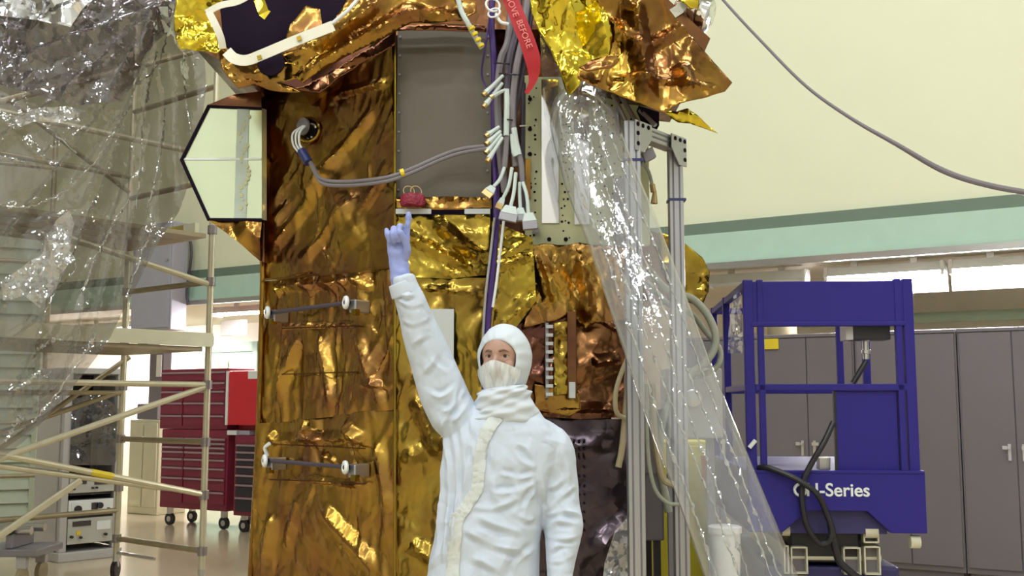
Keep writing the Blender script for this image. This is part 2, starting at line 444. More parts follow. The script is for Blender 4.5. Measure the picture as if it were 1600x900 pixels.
def foil(name, outline, plane, m, parent=None, seed=1, step=0.03, layers=((0.2, 0.3, 0.02, 0.0), (0.07, 0.09, 0.006, 0.4)),
         folds=(), streaks=None, pillow=(0.0, 0.1), solid=0.0, angle=32, bend=None, rough_edge=0.0, px=True):
    o, n = plane
    ea = Vector((0, 0, 1)).cross(n).normalized(); eb = n.cross(ea)
    rng = np.random.default_rng(seed)
    def loc(p):
        q = PP(p[0], p[1], o, n) if px else Vector(p)
        d = q - o
        return np.array([d.dot(ea), d.dot(eb)])
    B = [loc(p) for p in outline]
    pts = []
    for i in range(len(B)):
        a, b = B[i], B[(i + 1) % len(B)]
        k = max(1, int(np.linalg.norm(b - a) / step))
        for j in range(k):
            q = a + (b - a) * j / k
            if rough_edge and j: q = q + rng.normal(0, rough_edge, 2)
            pts.append(q)
    nb = len(pts)
    Bn = np.array(pts); lo, hi = Bn.min(0), Bn.max(0)
    gx, gy = np.meshgrid(np.arange(lo[0], hi[0], step), np.arange(lo[1], hi[1], step))
    G = np.stack([gx.ravel(), gy.ravel()], 1) + rng.uniform(-.3, .3, (gx.size, 2)) * step
    ins = np.zeros(len(G), bool)
    for i in range(nb):
        a, b = Bn[i], Bn[(i + 1) % nb]
        c = ((a[1] > G[:, 1]) != (b[1] > G[:, 1])) & (G[:, 0] < (b[0] - a[0]) * (G[:, 1] - a[1]) / (b[1] - a[1] + 1e-12) + a[0])
        ins ^= c
    G = G[ins]
    if len(G):
        dm = np.full(len(G), 9.0)
        for i in range(nb):
            dm = np.minimum(dm, np.linalg.norm(G - Bn[i], axis=1))
        G = G[dm > step * 0.45]
    allp = [Vector(p) for p in pts] + [Vector(p) for p in G]
    vs, _, fs, *_ = delaunay_2d_cdt(allp, [], [list(range(nb))], 1, 1e-6)
    Q = np.array([[a.x, a.y] for a in vs])
    h = np.zeros(len(Q))
    for cu, cv, amp, ang in layers:
        h += amp * facet_field(rng, lo, hi, (cu, cv), ang)(Q)
    for fo in folds:
        a, b = loc(fo[0]), loc(fo[1]); wd, hg = fo[2], fo[3]
        d, t, sg = seg_dist(Q, a, b)
        if len(fo) > 4 and fo[4] == 'ledge':      # gentle above, steep below
            d = np.where(sg < 0, d * 2.4, d)
        h += hg * np.clip(1 - d / wd, 0, 1) * np.clip(np.minimum(t, 1 - t) * 5 + 0.15, 0, 1)
    if streaks:                              # fine straight creases, proud or sunk
        cnt, am, asd, ln, wd, hg = streaks
        for _ in range(cnt):
            c = rng.uniform(lo, hi); a = rng.normal(am, asd); l = ln * rng.uniform(.4, 1.5)
            dv = np.array([math.sin(a), math.cos(a)]) * l / 2
            d, t, sg = seg_dist(Q, c - dv, c + dv)
            ww = wd * rng.uniform(.5, 1.6)
            h += hg * .62 * rng.choice((1, 1, -1)) * rng.uniform(.4, 1.2) * np.clip(1 - d / ww, 0, 1) * np.clip(np.minimum(t, 1 - t) * 4, 0, 1)
        for _ in range(int(cnt * 3.2)):
            c = rng.uniform(lo, hi); a = rng.normal(am, asd * 1.7); l = ln * rng.uniform(.15, .6)
            dv = np.array([math.sin(a), math.cos(a)]) * l / 2
            d, t, sg = seg_dist(Q, c - dv, c + dv)
            ww = wd * rng.uniform(.35, .6)
            h += hg * .22 * rng.choice((1, -1)) * rng.uniform(.5, 1.2) * np.clip(1 - d / ww, 0, 1) * np.clip(np.minimum(t, 1 - t) * 4, 0, 1)
    if pillow[0]:
        de = np.full(len(Q), 9.0)
        for i in range(len(B)):
            d, _, _ = seg_dist(Q, B[i], B[(i + 1) % len(B)]); de = np.minimum(de, d)
        h += pillow[0] * (1 - np.exp(-de / pillow[1]))
    if bend: h += bend(Q, lo, hi)
    v = [o + ea * q[0] + eb * q[1] + n * hh for q, hh in zip(Q, h)]
    return mesh_obj(name, v, [list(x) for x in fs], m, parent, True, angle, solid)
def evaluated(o, drop=True):
    dg = bpy.context.evaluated_depsgraph_get()
    me = bpy.data.meshes.new_from_object(o.evaluated_get(dg))
    if drop: bpy.data.objects.remove(o)
    return me
def text_mesh(body, size, extrude=0.002, offset=0.0):
    c = bpy.data.curves.new('lettering', 'FONT'); c.body = body; c.size = size; c.extrude = extrude; c.offset = offset
    c.align_x = 'CENTER'; c.align_y = 'CENTER'
    o = bpy.data.objects.new('lettering', c); COL.objects.link(o)
    bpy.context.view_layer.update()
    return evaluated(o)
def lettering(name, body, size, origin, ex, ey, m, parent=None, offset=0.0):
    me = text_mesh(body, size, 0.0015, offset)
    ex = Vector(ex).normalized(); ey = Vector(ey).normalized(); ez = ex.cross(ey)
    R = Matrix((ex, ey, ez)).transposed().to_4x4(); R.translation = Vector(origin)
    me.transform(R); me.materials.clear(); me.materials.append(m); me.name = name
    o = bpy.data.objects.new(name, me); COL.objects.link(o)
    return setup(o, parent)
# ------------------------------------------------------------------ the hall
Z = Vector((0, 0, 1))
def wbox(mb, s0, s1, t0, t1, z0, z1):
    return mb.obox(W(s0, t0, z0), WD * (s1 - s0), WT * (t1 - t0), Z * (z1 - z0))
def wthing_box(px0, py0, px1, py1, t):
    s0, z0 = wst(px0, py1, t); s1, z1 = wst(px1, py0, t)
    return s0, s1, z0, z1
CEIL = 9.2
S0, S1, T0 = -13.0, 9.0, -18.0
struct(wbox(MB(), S0, S1, T0, 3.2, -0.1, 0.0).build('floor', M['floor']))
struct(wbox(MB(), S0, S1, T0, 0.4, CEIL, CEIL + 0.1).build('ceiling', M['ceil']))
struct(wbox(MB(), S0, S1, 0.0, 0.2, 3.22, CEIL).build('wall_back', M['wall']))
struct(wbox(MB(), S0 - 0.1, S0, T0, 3.2, 0, CEIL).build('wall_left', M['wall_grey']))
struct(wbox(MB(), S1, S1 + 0.1, T0, 3.2, 0, CEIL).build('wall_right', M['wall_grey']))
struct(wbox(MB(), S0, S1, T0 - 0.1, T0, 0, CEIL).build('wall_front', M['wall_grey']))
struct(wbox(MB(), S0, S1, 3.0, 3.2, 0, 2.95).build('wall_bay', M['baywall']))
struct(wbox(MB(), S0, S1, -0.02, 3.0, 2.86, 2.96).build('ceiling', M['baywall']))
bm_ = wbox(MB(), S0, S1, -0.10, -0.02, 2.90, 3.16); wbox(bm_, S0, S1, -0.16, -0.02, 2.86, 2.90)
struct(bm_.build('trim_1', M['green']))
struct(wbox(MB(), S0, S1, -0.045, 0.0, 3.16, 3.28).build('trim_2', M['shadegreen']))  # recess over the beam, its shade painted as a dark band
struct(wbox(MB(), S0, S1, -0.17, -0.13, 2.80, 2.86).build('trim_3', M['steel']))

# bay lights: housings with tubes
def fluorescent(px0, px1, py, t, label, lit=True, tall=False):
    s0, z0 = wst(px0, py, t); s1, _ = wst(px1, py, t)
    z0 = max(2.45, min(2.7, z0))
    r = thing('fluorescent_light', W((s0 + s1) / 2, t, z0 + 0.12), label, 'light fixture', 'strip lights under the beam')
    poly = [W(s0, t - 0.10, z0 + 0.02), W(s0, t - 0.04, z0 + 0.11), W(s0, t + 0.04, z0 + 0.11), W(s0, t + 0.10, z0 + 0.02), W(s0, t + 0.03, z0 + 0.06), W(s0, t - 0.03, z0 + 0.06)]
    MB().prism(poly, WD * (s1 - s0)).build('housing', M['white'], r)
    if tall:
        MB().prism([W(s0, t + 0.09, z0 - 0.16), W(s0, t + 0.11, z0 - 0.16), W(s0, t + 0.11, z0 + 0.10), W(s0, t + 0.06, z0 + 0.10)], WD * (s1 - s0)).build('reflector', M['signwhite'], r)
        MB().cyl(W(s0 + 0.04, t + 0.03, z0 - 0.07), W(s1 - 0.04, t + 0.03, z0 - 0.07), 0.018, 10).build('fluorescent_tube', M['tube_light'], r, True)
    for k in (-0.055, 0.055):
        MB().cyl(W(s0 + 0.04, t + k, z0 + 0.015), W(s1 - 0.04, t + k, z0 + 0.015), 0.018, 10).build('fluorescent_tube', M['tube_light'] if lit else M['white'], r, True)
    for s in (s0 + 0.02, s1 - 0.02):
        wbox(MB(), s - 0.015, s + 0.015, t - 0.09, t + 0.09, z0 - 0.02, z0 + 0.11).build('end_cap', M['signwhite'], r)
    n = max(2, int((s1 - s0) / 0.9))
    for i in range(n):
        s = s0 + (s1 - s0) * (i + 0.5) / n
        wbox(MB(), s - 0.03, s + 0.03, t - 0.02, t + 0.02, z0 + 0.10, 2.87).build('hanger', M['steel'], r)
fluorescent(1290, 1478, 425, 0.45, 'lit strip light under the beam above the blue lift', tall=True)
fluorescent(1484, 1760, 425, 0.45, 'lit strip light under the beam above the rightmost grey cabinet', tall=True)
fluorescent(1105, 1262, 425, 0.40, 'unlit white strip light left of the blue lift top', False)
fluorescent(338, 470, 485, 0.35, 'lit strip light under the beam above the red tool chests')
fluorescent(60, 250, 500, 1.4, 'lit strip light behind the scaffold at left')
# bay back wall fittings
s0, s1, z0, z1 = wthing_box(1415, 482, 1720, 500, 2.8)
MB().cyl(W(s0 - 1.2, 2.86, (z0 + z1) / 2), W(s1, 2.86, (z0 + z1) / 2), 0.06, 14).build('trim_4', M['green'], None, True)
bpy.data.objects['trim_4']['kind'] = 'structure'
s0, s1, z0, z1 = wthing_box(344, 499, 382, 525, 1.0)
tag(wbox(MB(), s0, s1, 1.0, 1.06, z0, z1).build('wall_sign', M['signwhite'], None, False, 0.006), 'small white sign hanging below the strip light, above the red chests', 'sign')
# pale green door frame with flat yellow panes
t = 2.9
s0, s1, z0, z1 = wthing_box(305, 533, 402, 700, t)
fr = wbox(MB(), s0, s0 + 0.2, t, 3.0, 0, z1); wbox(fr, s1 - 0.12, s1, t, 3.0, 0, z1); wbox(fr, s0, s1, t, 3.0, z1 - 0.16, z1)
dr = fr.build('door_1', M['green']); struct(dr)
wbox(MB(), s0 + 0.2, s1 - 0.12, t + 0.05, 3.0, 0.02, z1 - 0.16).build('leaf', M['green'], dr)
for k in range(2):
    a = s0 + 0.26 + k * 0.22
    wbox(MB(), a, a + 0.2, t + 0.03, t + 0.06, 1.2, z1 - 0.32).build('pane', M['paneyellow'], dr)

# wall-hung electrical box
t = -0.45
s0, s1, z0, z1 = wthing_box(203, 345, 272, 518, t)
eb = thing('electrical_box', W((s0 + s1) / 2, 0, z0), 'large pale grey electrical box on the wall behind the scaffold', 'electrical box')
wbox(MB(), s0, s1, t, -0.19, z0, z1).build('body', M['elbox'], eb, False, 0.012)
wbox(MB(), s0 + 0.03, s1 - 0.03, t - 0.015, t, z0 + 0.03, z1 - 0.03).build('door', M['elbox'], eb, False, 0.006)
MB().cyl(W(s1 - 0.08, t - 0.03, (z0 + z1) / 2 + .2), W(s1 - 0.08, t - 0.01, (z0 + z1) / 2 + .2), 0.02).build('latch', M['steel'], eb, True)
MB().tube([W(s1 + 0.02, -0.25, z1 - 0.05), W(s1 + 0.12, -0.25, z1 - 0.4), W(s1 + 0.06, -0.25, z1 - 0.9), W(s1 + 0.09, -0.25, z0 + 0.35)], 0.018, 8, 6).build('conduit', M['cabledark'], eb, True)
wbox(MB(), s0 + .1, s0 + .3, t + .05, -.2, 2.2, z0).build('cable_duct', M['cabledark'], eb)

# grey cabinets along the right of the bay
def cabinet(s0, s1, label):
    t = 0.05; z1 = 2.16; z0 = 0.07
    r = thing('storage_cabinet', W((s0 + s1) / 2, t + 0.25, 0), label, 'cabinet', 'grey steel cabinets in a row')
    b = wbox(MB(), s0 + 0.004, s1 - 0.004, t, t + 0.5, z0, z1); wbox(b, s0 + 0.03, s1 - 0.03, t + 0.03, t + 0.48, 0, z0)
    b.build('body', M['cabinet'], r, False, 0.004)
    mid = (s0 + s1) / 2
    for a, c, hs in ((s0 + 0.02, mid - 0.004, mid - 0.055), (mid + 0.004, s1 - 0.02, mid + 0.055)):
        d = wbox(MB(), a, c, t - 0.018, t - 0.001, z0 + 0.05, z1 - 0.04).build('door', M['cabinet'], r, False, 0.004)
        h = wbox(MB(), hs - 0.012, hs + 0.012, t - 0.03, t - 0.018, 1.03, 1.17)
        h.cyl(W(hs, t - 0.03, 1.14), W(hs, t - 0.065, 1.14), 0.012, 8); wbox(h, hs - 0.012, hs + 0.05 * (1 if hs > mid else -1), t - 0.075, t - 0.06, 1.125, 1.155)
        h.build('handle', M['chrome'], d)
    wbox(MB(), s0 + 0.01, s1 - 0.01, t - 0.025, t - 0.005, z1 - 0.035, z1 - 0.005).build('top_rail', M['cabinet'], r, False, 0.004)
    return r
sA, _ = wst(1176, 700, 0.05); WCAB = wst(1502, 700, 0.05)[0] - wst(1340, 700, 0.05)[0]
sB = wst(1502, 700, 0.05)[0]
labs = ['grey double-door steel cabinet right behind the tall plastic tube', 'grey double-door steel cabinet seen through the left half of the blue lift cage',
        'grey double-door steel cabinet directly right of the blue lift post', 'rightmost grey double-door steel cabinet, cut by the photo edge']
for k, l in zip((-3, -2, -1, 0), labs):
    cabinet(sB + k * WCAB, sB + (k + 1) * WCAB, l)
# things on the cabinets
def wst_on(px, py, t): return wst(px, py, t)
s, _ = wst(1222, 515, 0.3)
b = MB().lathe(W(s, 0.3, 2.162), Z, [(0.14, 0), (0.14, 0.1), (0.12, 0.17), (0.05, 0.19)], 18).build('round_container', M['cabletan'], None, True)
tag(b, 'rounded tan container on the grey cabinet seen through the lift cage', 'container')
# yellow notice stuck on the cabinet front
s0, s1, z0, z1 = wthing_box(1185, 529, 1216, 546, 0.02)
tag(wbox(MB(), s0, s1, 0.018, 0.030, z0, z1).build('notice_card', M['tagyellow']), 'yellow card on the grey cabinet in the lift cage upper left', 'notice')

# ------------------------------------------------------------------ red tool chests
def tool_unit(name, label, px0, px1, py0, py1, t, depth, bodymat, drawers, cat, drawer_mat, casters=False, sgroup=None, z_floor=None, lidpx=None):
    s0, s1, z0, z1 = wthing_box(px0, py0, px1, py1, t)
    if z_floor is not None: z0 = z_floor
    r = thing(name, W((s0 + s1) / 2, t + depth / 2, 0 if casters else z0), label, cat, sgroup)
    wbox(MB(), s0, s1, t, t + depth, z0, z1).build('body', bodymat, r, False, 0.01)
    for a, b, c, d in drawers:           # fractions across, heights from the top
        x0 = s0 + (s1 - s0) * a; x1 = s0 + (s1 - s0) * b; zt = z1 - (z1 - z0) * c; zb = z1 - (z1 - z0) * d
        dd = wbox(MB(), x0 + 0.008, x1 - 0.008, t - 0.014, t - 0.001, zb + 0.005, zt - 0.005).build('drawer', drawer_mat, r)
        wbox(MB(), x0 + 0.010, x1 - 0.010, t - 0.030, t - 0.0145, zt - 0.03, zt - 0.008).build('drawer_pull', M['drawerlip'], dd)
    if casters:
        for s in (s0 + 0.12, s1 - 0.1):
            for tt in (t + 0.07, t + depth - 0.07):
                c = MB(); c.cyl(W(s, tt - 0.02, 0.075), W(s, tt + 0.02, 0.075), 0.075, 16)
                cc = c.build('caster_wheel', M['black'], r, True)
                f = MB(); f.cyl(W(s, tt - 0.024, 0.075), W(s, tt + 0.024, 0.075), 0.035, 12); wbox(f, s - 0.03, s + 0.03, tt - 0.03, tt + 0.03, 0.14, z0)
                f.build('caster_fork', M['steel'], cc)
    return r, s0, s1, z0, z1
TT = -0.55
rows = [0.10, 0.155, 0.21, 0.27, 0.36, 0.47, 0.60, 0.76, 0.93]
dl = []
for i in range(len(rows) - 1):
    dl.append((0.02, 0.36, rows[i], rows[i + 1])); dl.append((0.37, 0.98, rows[i], rows[i + 1]))
_, cs0, cs1, cz0, cz1 = tool_unit('tool_cabinet', 'dark red rolling tool cabinet with rows of drawers, beside the scaffold', 249, 357, 672, 792, TT, 0.5, M['redside'], dl, 'tool cabinet', M['redside'], True)
rows = [0.22, 0.36, 0.55, 0.76, 0.95]
dl = [(0.02, 0.98, 0.04, 0.2)]
for i in range(len(rows) - 1):
    dl.append((0.02, 0.36, rows[i], rows[i + 1])); dl.append((0.37, 0.98, rows[i], rows[i + 1]))
tool_unit('tool_chest', 'dark red top chest standing on the rolling tool cabinet', 249, 357, 575, 672, TT, 0.45, M['redside'], dl, 'tool chest', M['redside'], z_floor=cz1 + 0.004)
rows = [0.10, 0.19, 0.28, 0.37, 0.48, 0.6, 0.76, 0.95]
TT2 = -0.62
_, bs0, bs1, bz0, bz1 = tool_unit('side_cabinet', 'red side cabinet with black drawers against the gold spacecraft edge', 364, 440, 682, 805, TT2, 0.5, M['redside'], [(0.05, 0.95, rows[i], rows[i + 1]) for i in range(7)], 'tool cabinet', M['drawerblack'], True)
s0, s1, z0, z1 = wthing_box(358, 578, 440, 664, -0.60); s0 = cs1 + .012
rl = thing('red_panel', W((s0 + s1) / 2, -0.3, z0), 'bright red panel above the black-drawer cabinet', 'locker')
lb_ = wbox(MB(), s0, s1, -0.40, -0.12, bz1 + 0.004, z1); wbox(lb_, s0, s1, -0.60, -0.40, z0, z1); lb_.build('body', M['red'], rl, False, 0.01)  # added red panel, covers the tool chest's own side
wbox(MB(), s0 + 0.04, s1 - 0.02, -0.618, -0.602, z0, z1 - 0.02).build('door', M['red'], rl, False, 0.006)
wbox(MB(), s0, s0 + 0.035, -0.625, -0.602, z0, z1).build('edge_trim', M['signwhite'], rl)
a, b2, c, d = wthing_box(388, 579, 406, 592, -0.62)
wbox(MB(), a, b2, -0.626, -0.6195, c, d).build('paper_label', M['signwhite'], rl)
for k, (p0, p1, mm) in enumerate(((362, 377, 'white'), (380, 397, 'elbox'))):
    s0, z0 = wst(p0, 676, -0.5); s1, _ = wst(p1, 676, -0.5)
    tag(wbox(MB(), s0, s1, -0.58, -0.42, bz1 + 0.003, bz1 + 0.06).build('parts_box', M[mm], None, False, 0.006),
        ('white parts box on the black-drawer cabinet', 'bluish parts box on the black-drawer cabinet, next to spacecraft')[k], 'box', 'boxes on the side cabinet')

# wall panel, shelf and pale cupboard at the left of the chests
s0, s1, z0, z1 = wthing_box(222, 545, 246, 602, 0.6)
pb = thing('breaker_panel', W(s0, .6, z0), 'narrow grey breaker panel with white label left of the red chests', 'breaker panel')
wbox(MB(), s0, s1, 0.72, 0.87, 1.45, z1).build('body', M['cabinet'], pb, False, .008)
wbox(MB(), s0 + 0.16, s1 - 0.03, 0.705, 0.72, z1 - 0.40, z1 - 0.08).build('door', M['signwhite'], pb, False, .006)
s0, s1, z0, z1 = wthing_box(198, 656, 250, 800, 0.2)
cb = thing('low_cupboard', W(s0, .4, 0), 'pale cream low cupboard between the rack and the red chests', 'cupboard')
wbox(MB(), s0, s1, 0.2, 0.7, 0.0, z1).build('body', M['scafp'], cb, False, .01)
wbox(MB(), s0 + .03, (s0 + s1) / 2 - .01, 0.18, 0.2, 0.1, z1 - .05).build('door', M['scafp'], cb, False, .005)
wbox(MB(), (s0 + s1) / 2 + .01, s1 - .03, 0.18, 0.2, 0.1, z1 - .05).build('door', M['scafp'], cb, False, .005)
s2, _ = wst(214, 645, 0.25); s3, _ = wst(246, 645, 0.25)
tag(wbox(MB(), s2, s3, 0.25, 0.55, z1 + .003, z1 + 0.22).build('grey_box', M['cabinet'], None, False, .01), 'dark grey box on the cream cupboard left of the red chests', 'box')

# ------------------------------------------------------------------ equipment rack
RO = Vector((-4.33, 10.3, 0)); RX = Vector((0.68, 0.73, 0)).normalized(); RY = Vector((-RX.y, RX.x, 0))
def R(x, y, z): return RO + RX * x + RY * y + Z * z
def rbox(mb, x0, x1, y0, y1, z0, z1): return mb.obox(R(x0, y0, z0), RX * (x1 - x0), RY * (y1 - y0), Z * (z1 - z0))
rk = thing('equipment_rack', R(.3, .3, 0), 'tall grey electronics rack standing behind the scaffold', 'rack')
rbox(MB(), -0.02, 0.62, -0.04, 0.66, 0.0, 0.09).build('plinth', M['rackgrey'], rk, False, .01)
for x in (0.0, 0.53):
    for y in (0.0, 0.53):
        rbox(MB(), x, x + 0.07, y, y + 0.07, 0.09, 1.80).build('post', M['rackgrey'], rk, False, .005)
rbox(MB(), 0.0, 0.6, 0.0, 0.6, 1.80, 1.86).build('top_panel', M['rackgrey'], rk, False, .008)
rbox(MB(), -0.012, 0.0, 0.07, 0.58, 0.1, 1.80).build('side_panel', M['rackgrey'], rk)
rbox(MB(), 0.6, 0.612, 0.07, 0.58, 0.1, 1.80).build('side_panel', M['rackgrey'], rk)
rbox(MB(), 0.07, 0.53, 0.55, 0.58, 0.1, 1.80).build('back_panel', M['rackdark'], rk)
for z in (0.42, 0.64, 0.80, 1.22): rbox(MB(), 0.07, 0.53, 0.04, 0.55, z - 0.02, z - 0.005).build('shelf', M['rackdark'], rk)
def instrument(z0, z1, label, knobs, disp, m='instr', y=-0.01):
    r = thing('rack_instrument', R(.3, y, z0), label, 'instrument', 'instruments in the grey rack')
    rbox(MB(), 0.085, 0.515, y + 0.02, 0.5, z0, z1).build('case', M['rackgrey'], r)
    rbox(MB(), 0.075, 0.525, y, y + 0.02, z0, z1).build('faceplate', M[m], r, False, .004)
    for x0, x1, a, b, mm in disp: rbox(MB(), x0, x1, y - 0.008, y - 0.0005, z0 + (z1 - z0) * a, z0 + (z1 - z0) * b).build('display', M[mm], r)
    for x, h, q in knobs: MB().cyl(R(x, y - 0.0005, z0 + (z1 - z0) * h), R(x, y - 0.03, z0 + (z1 - z0) * h), q, 12).build('knob', M['black'], r, True)
instrument(0.645, 0.79, 'pale instrument with two dark displays at the top of the rack gear', [(0.11, 0.3, .012), (0.30, 0.3, .01), (0.34, .3, .01)], [(0.11, 0.24, 0.6, 0.85, 'rackdark'), (0.32, 0.5, 0.5, 0.85, 'rackdark'), (0.09, 0.115, 0.2, 0.45, 'tagyellow')])
instrument(0.425, 0.575, 'white instrument with a big round knob in the middle of the rack', [(0.16, 0.45, .035), (0.38, 0.6, .03), (0.47, 0.35, .012)], [(0.10, 0.22, 0.1, 0.85, 'white'), (0.3, 0.36, 0.3, 0.8, 'rackdark')], 'white')
instrument(0.16, 0.40, 'bottom pale instrument with a yellow sticker in the rack', [(0.11, 0.3, .014), (0.2, 0.25, .012), (0.45, 0.3, .014)], [(0.12, 0.3, 0.7, 0.9, 'rackdark'), (0.16, 0.2, 0.35, 0.52, 'tagyellow'), (0.36, 0.5, 0.5, 0.85, 'white')])
o = foil('plastic_cover', [R(.06, -.03, 1.55), R(.30, -.03, 1.62), R(.54, -.03, 1.45), R(.54, -.03, .95), R(.5, -.03, .9), R(.06, -.03, .92)], (R(0, -.03, 1.2), -RY), M['film'], None, 71, 0.04, ((.2, .25, .03, 0.5), (.08, .1, .015, 1)), px=False)
tag(o, 'clear plastic cover draped over the front of the grey rack', 'plastic cover')

# ------------------------------------------------------------------ scaffold
A = Vector((-2.47, 8.6, 0)); B = Vector((-3.45, 9.4, 0)); D = Vector((-.64, -.77, 0))
C = A + D * 2.6; E = B + D * 2.6
sf = thing('scaffold_tower', (A + B + C + E) / 4, 'rolling scaffold tower of pale tubes under the plastic sheet', 'scaffold')
def up(p, z): return Vector((p.x, p.y, z))
r0 = 0.027
for p, zt in ((A, 4.9), (B, 5.0), (C, 4.9), (E, 5.0)):
    po = MB().cyl(up(p, 0.16), up(p, zt), r0, 12).build('post', M['scaf'], sf, True)
    for z in (0.34, 0.78, 1.2, 1.66, 2.02, 2.5, 2.93):
        MB().cyl(up(p, z - 0.035), up(p, z + 0.035), r0 * 1.45, 12).build('coupler', M['collar'], po, True)
    cw = MB().lathe(up(p, 0.075) - Vector((.02, 0, 0)), (1, 0, 0), [(0.03, -.005), (.075, 0), (.075, .04), (.03, .045)], 16).build('caster_wheel', M['black'], sf, True)
    MB().cyl(up(p, 0.10), up(p, 0.2), 0.03, 10).build('caster_stem', M['steel'], cw, True)
def pipe(a, b, r=0.022, m='scaf', nm='brace'):
    MB().cyl(a, b, r, 10).build(nm, M[m], sf, True)
for z, m in ((0.34, 'scafb'), (1.2, 'scafb'), (2.5, 'scafb'), (3.35, 'scafb'), (4.15, 'scafb')):
    pipe(up(A, z), up(B, z), 0.024, m, 'rail'); pipe(up(C, z), up(E, z), 0.024, m, 'rail')
for z in (1.66, 3.55): pipe(up(A, z), up(C, z), 0.024, 'scaf', 'ledger')
for z in (0.58, 1.60, 3.55): pipe(up(B, z), up(E, z), 0.024, 'scafb', 'ledger')
def al(k, z, base=A): return up(base + D * k, z)
kk = 1.9
pipe(al(0.03, 1.64), al(1.9, 1.05), 0.024)
pipe(al(0.03, 0.79), al(1.9, 1.22), 0.024)
pipe(al(0.45, 0.86) + Vector((.03, .05, 0)), al(1.9, 1.12) + Vector((0, .05, 0)), 0.022)
pipe(al(0.02, 2.48), al(1.3, 2.73), 0.024)
pipe(al(1.05, 0.95), al(2.2, 0.25), 0.026)
pipe(al(0.0, 1.62, B), al(1.6, 1.10, B), 0.022, 'scafb')
pipe(al(-0.05, 1.92, B), al(1.9, 0.55, B), 0.022, 'scafb')
pipe(al(0.0, 3.4, B), al(2.2, 4.6, B), 0.022, 'scafb'); pipe(al(0.0, 4.5), al(2.4, 3.3), 0.024, 'scafb')
pipe(al(0.0, 0.22, B), al(0, .2, B) + Vector((.42, -.25, 0)), 0.015, 'steel', 'outrigger')
NA = Vector((0.77, -0.64, 0))
fl = MB().obox(up(A, 1.965) + NA * 0.03, D * 2.6, NA * 0.03, Z * 0.11).build('toe_board', M['scafp'], sf)
for k in range(4):
    MB().obox(up(A, 1.93) + D * 0.05 - NA * (0.30 * k + 0.30), D * 2.5, NA * 0.285, Z * 0.035).build('deck_plank', M['scafb'], sf)
for k in range(4):
    MB().obox(up(A, 2.86) + D * 0.05 - NA * (0.30 * k + 0.30), D * 2.5, NA * 0.285, Z * 0.035).build('deck_plank', M['scafb'], sf)
MB().obox(up(A, 2.88) - NA * 0.25, -NA * 0.75, -D * 0.04, Z * 0.14).build('end_board', M['scafp'], sf)
MB().obox(up(A, 2.90) - NA * 0.42, -NA * 0.22, -D * 0.045, Z * 0.12).build('yellow_tag', M['tagyellow'], sf)
tp = al(0.55, 0.93)
MB().cyl(al(0.97, 1.007), al(0.80, 0.968), 0.026, 10).build('tape_band', M['tagyellow'], sf, True)

# second scaffold farther back, seen behind the first
s2 = thing('rear_scaffold', (-5.4, 12.0, 0), 'rear scaffold frame half hidden behind the plastic at far left', 'scaffold')
for x, y in ((-5.25, 11.9), (-6.6, 11.2)):
    MB().cyl((x, y, 0.0), (x, y, 4.6), 0.027, 10).build('post', M['scafb'], s2, True)
for z in (0.72, 1.3, 2.2, 3.1, 4.2):
    MB().cyl((-5.25, 11.9, z), (-6.6, 11.2, z), 0.024, 10).build('rail', M['scafb'], s2, True)

# slatted screen behind the plastic at the far left
sl = thing('slatted_screen', (-6.1, 12.6, 0), 'pale green slatted screen behind the plastic sheet at far left', 'screen')
a0 = P(-40, 365, 12.6); a1 = P(72, 365, 12.9)
ed = Vector((a1.x - a0.x, a1.y - a0.y, 0))
zt = a0.z
nn = 22
for i in range(nn):
    z = zt - (i + 1) * zt / nn
    MB().prism([Vector((a0.x, a0.y, z)), Vector((a0.x, a0.y - .05, z + .01)), Vector((a0.x, a0.y, z + zt / nn))], ed).build('slat', M['louvre'], sl)
for e in (0, 1):
    q = Vector((a0.x, a0.y, 0)) + ed * e
    MB().box(q.x - .03, q.x + .03, q.y - .06, q.y + .03, 0, zt).build('stile', M['louvre'], sl)

# low cart with clamps at the bottom left
ct = thing('low_cart', (-4.25, 8.95, 0), 'low wheeled cart with clamps and tubes at the bottom left', 'cart')
c0 = Vector((-4.75, 8.9, 0))
MB().box(-4.9, -3.85, 8.75, 9.25, 0.27, 0.33).build('deck', M['conngrey'], ct, False, .01)
for x in (-4.7, -4.0):
    for y in (8.82, 9.18):
        MB().lathe((x - .02, y, .09), (1, 0, 0), [(.03, 0), (.09, .002), (.09, .04), (.03, .042)], 14).build('caster_wheel', M['cabletan'], ct, True)
        MB().box(x - .04, x + .04, y - .03, y + .03, .17, .27).build('caster_plate', M['rackgrey'], ct)
for y in (8.85, 9.1):
    MB().cyl((-4.9, y, .47), (-3.95, y, .47), .035, 12).build('tube', M['steel'], ct, True)
for x in (-4.75, -4.45, -4.1):
    MB().box(x - .03, x + .03, 8.78, 9.18, .33, .45).build('clamp_block', M['conngrey'], ct, False, .01)
    MB().cyl((x, 8.74, .47), (x, 8.80, .47), .03, 10).build('clamp_knob', M['black'], ct, True)
# ------------------------------------------------------------------ the spacecraft
LA = (-0.577, 5.20); LB = (-1.40, 5.86)
PL_ = vplane(LA, LB)                      # the face that turns away to the left
sp = thing('spacecraft', (-0.3, 6.1, 0.3), 'large gold foil wrapped spacecraft filling the middle of the hall', 'spacecraft')
def fp(name, outline, plane, m, **k): return foil(name, outline, plane, M[m], sp, **k)
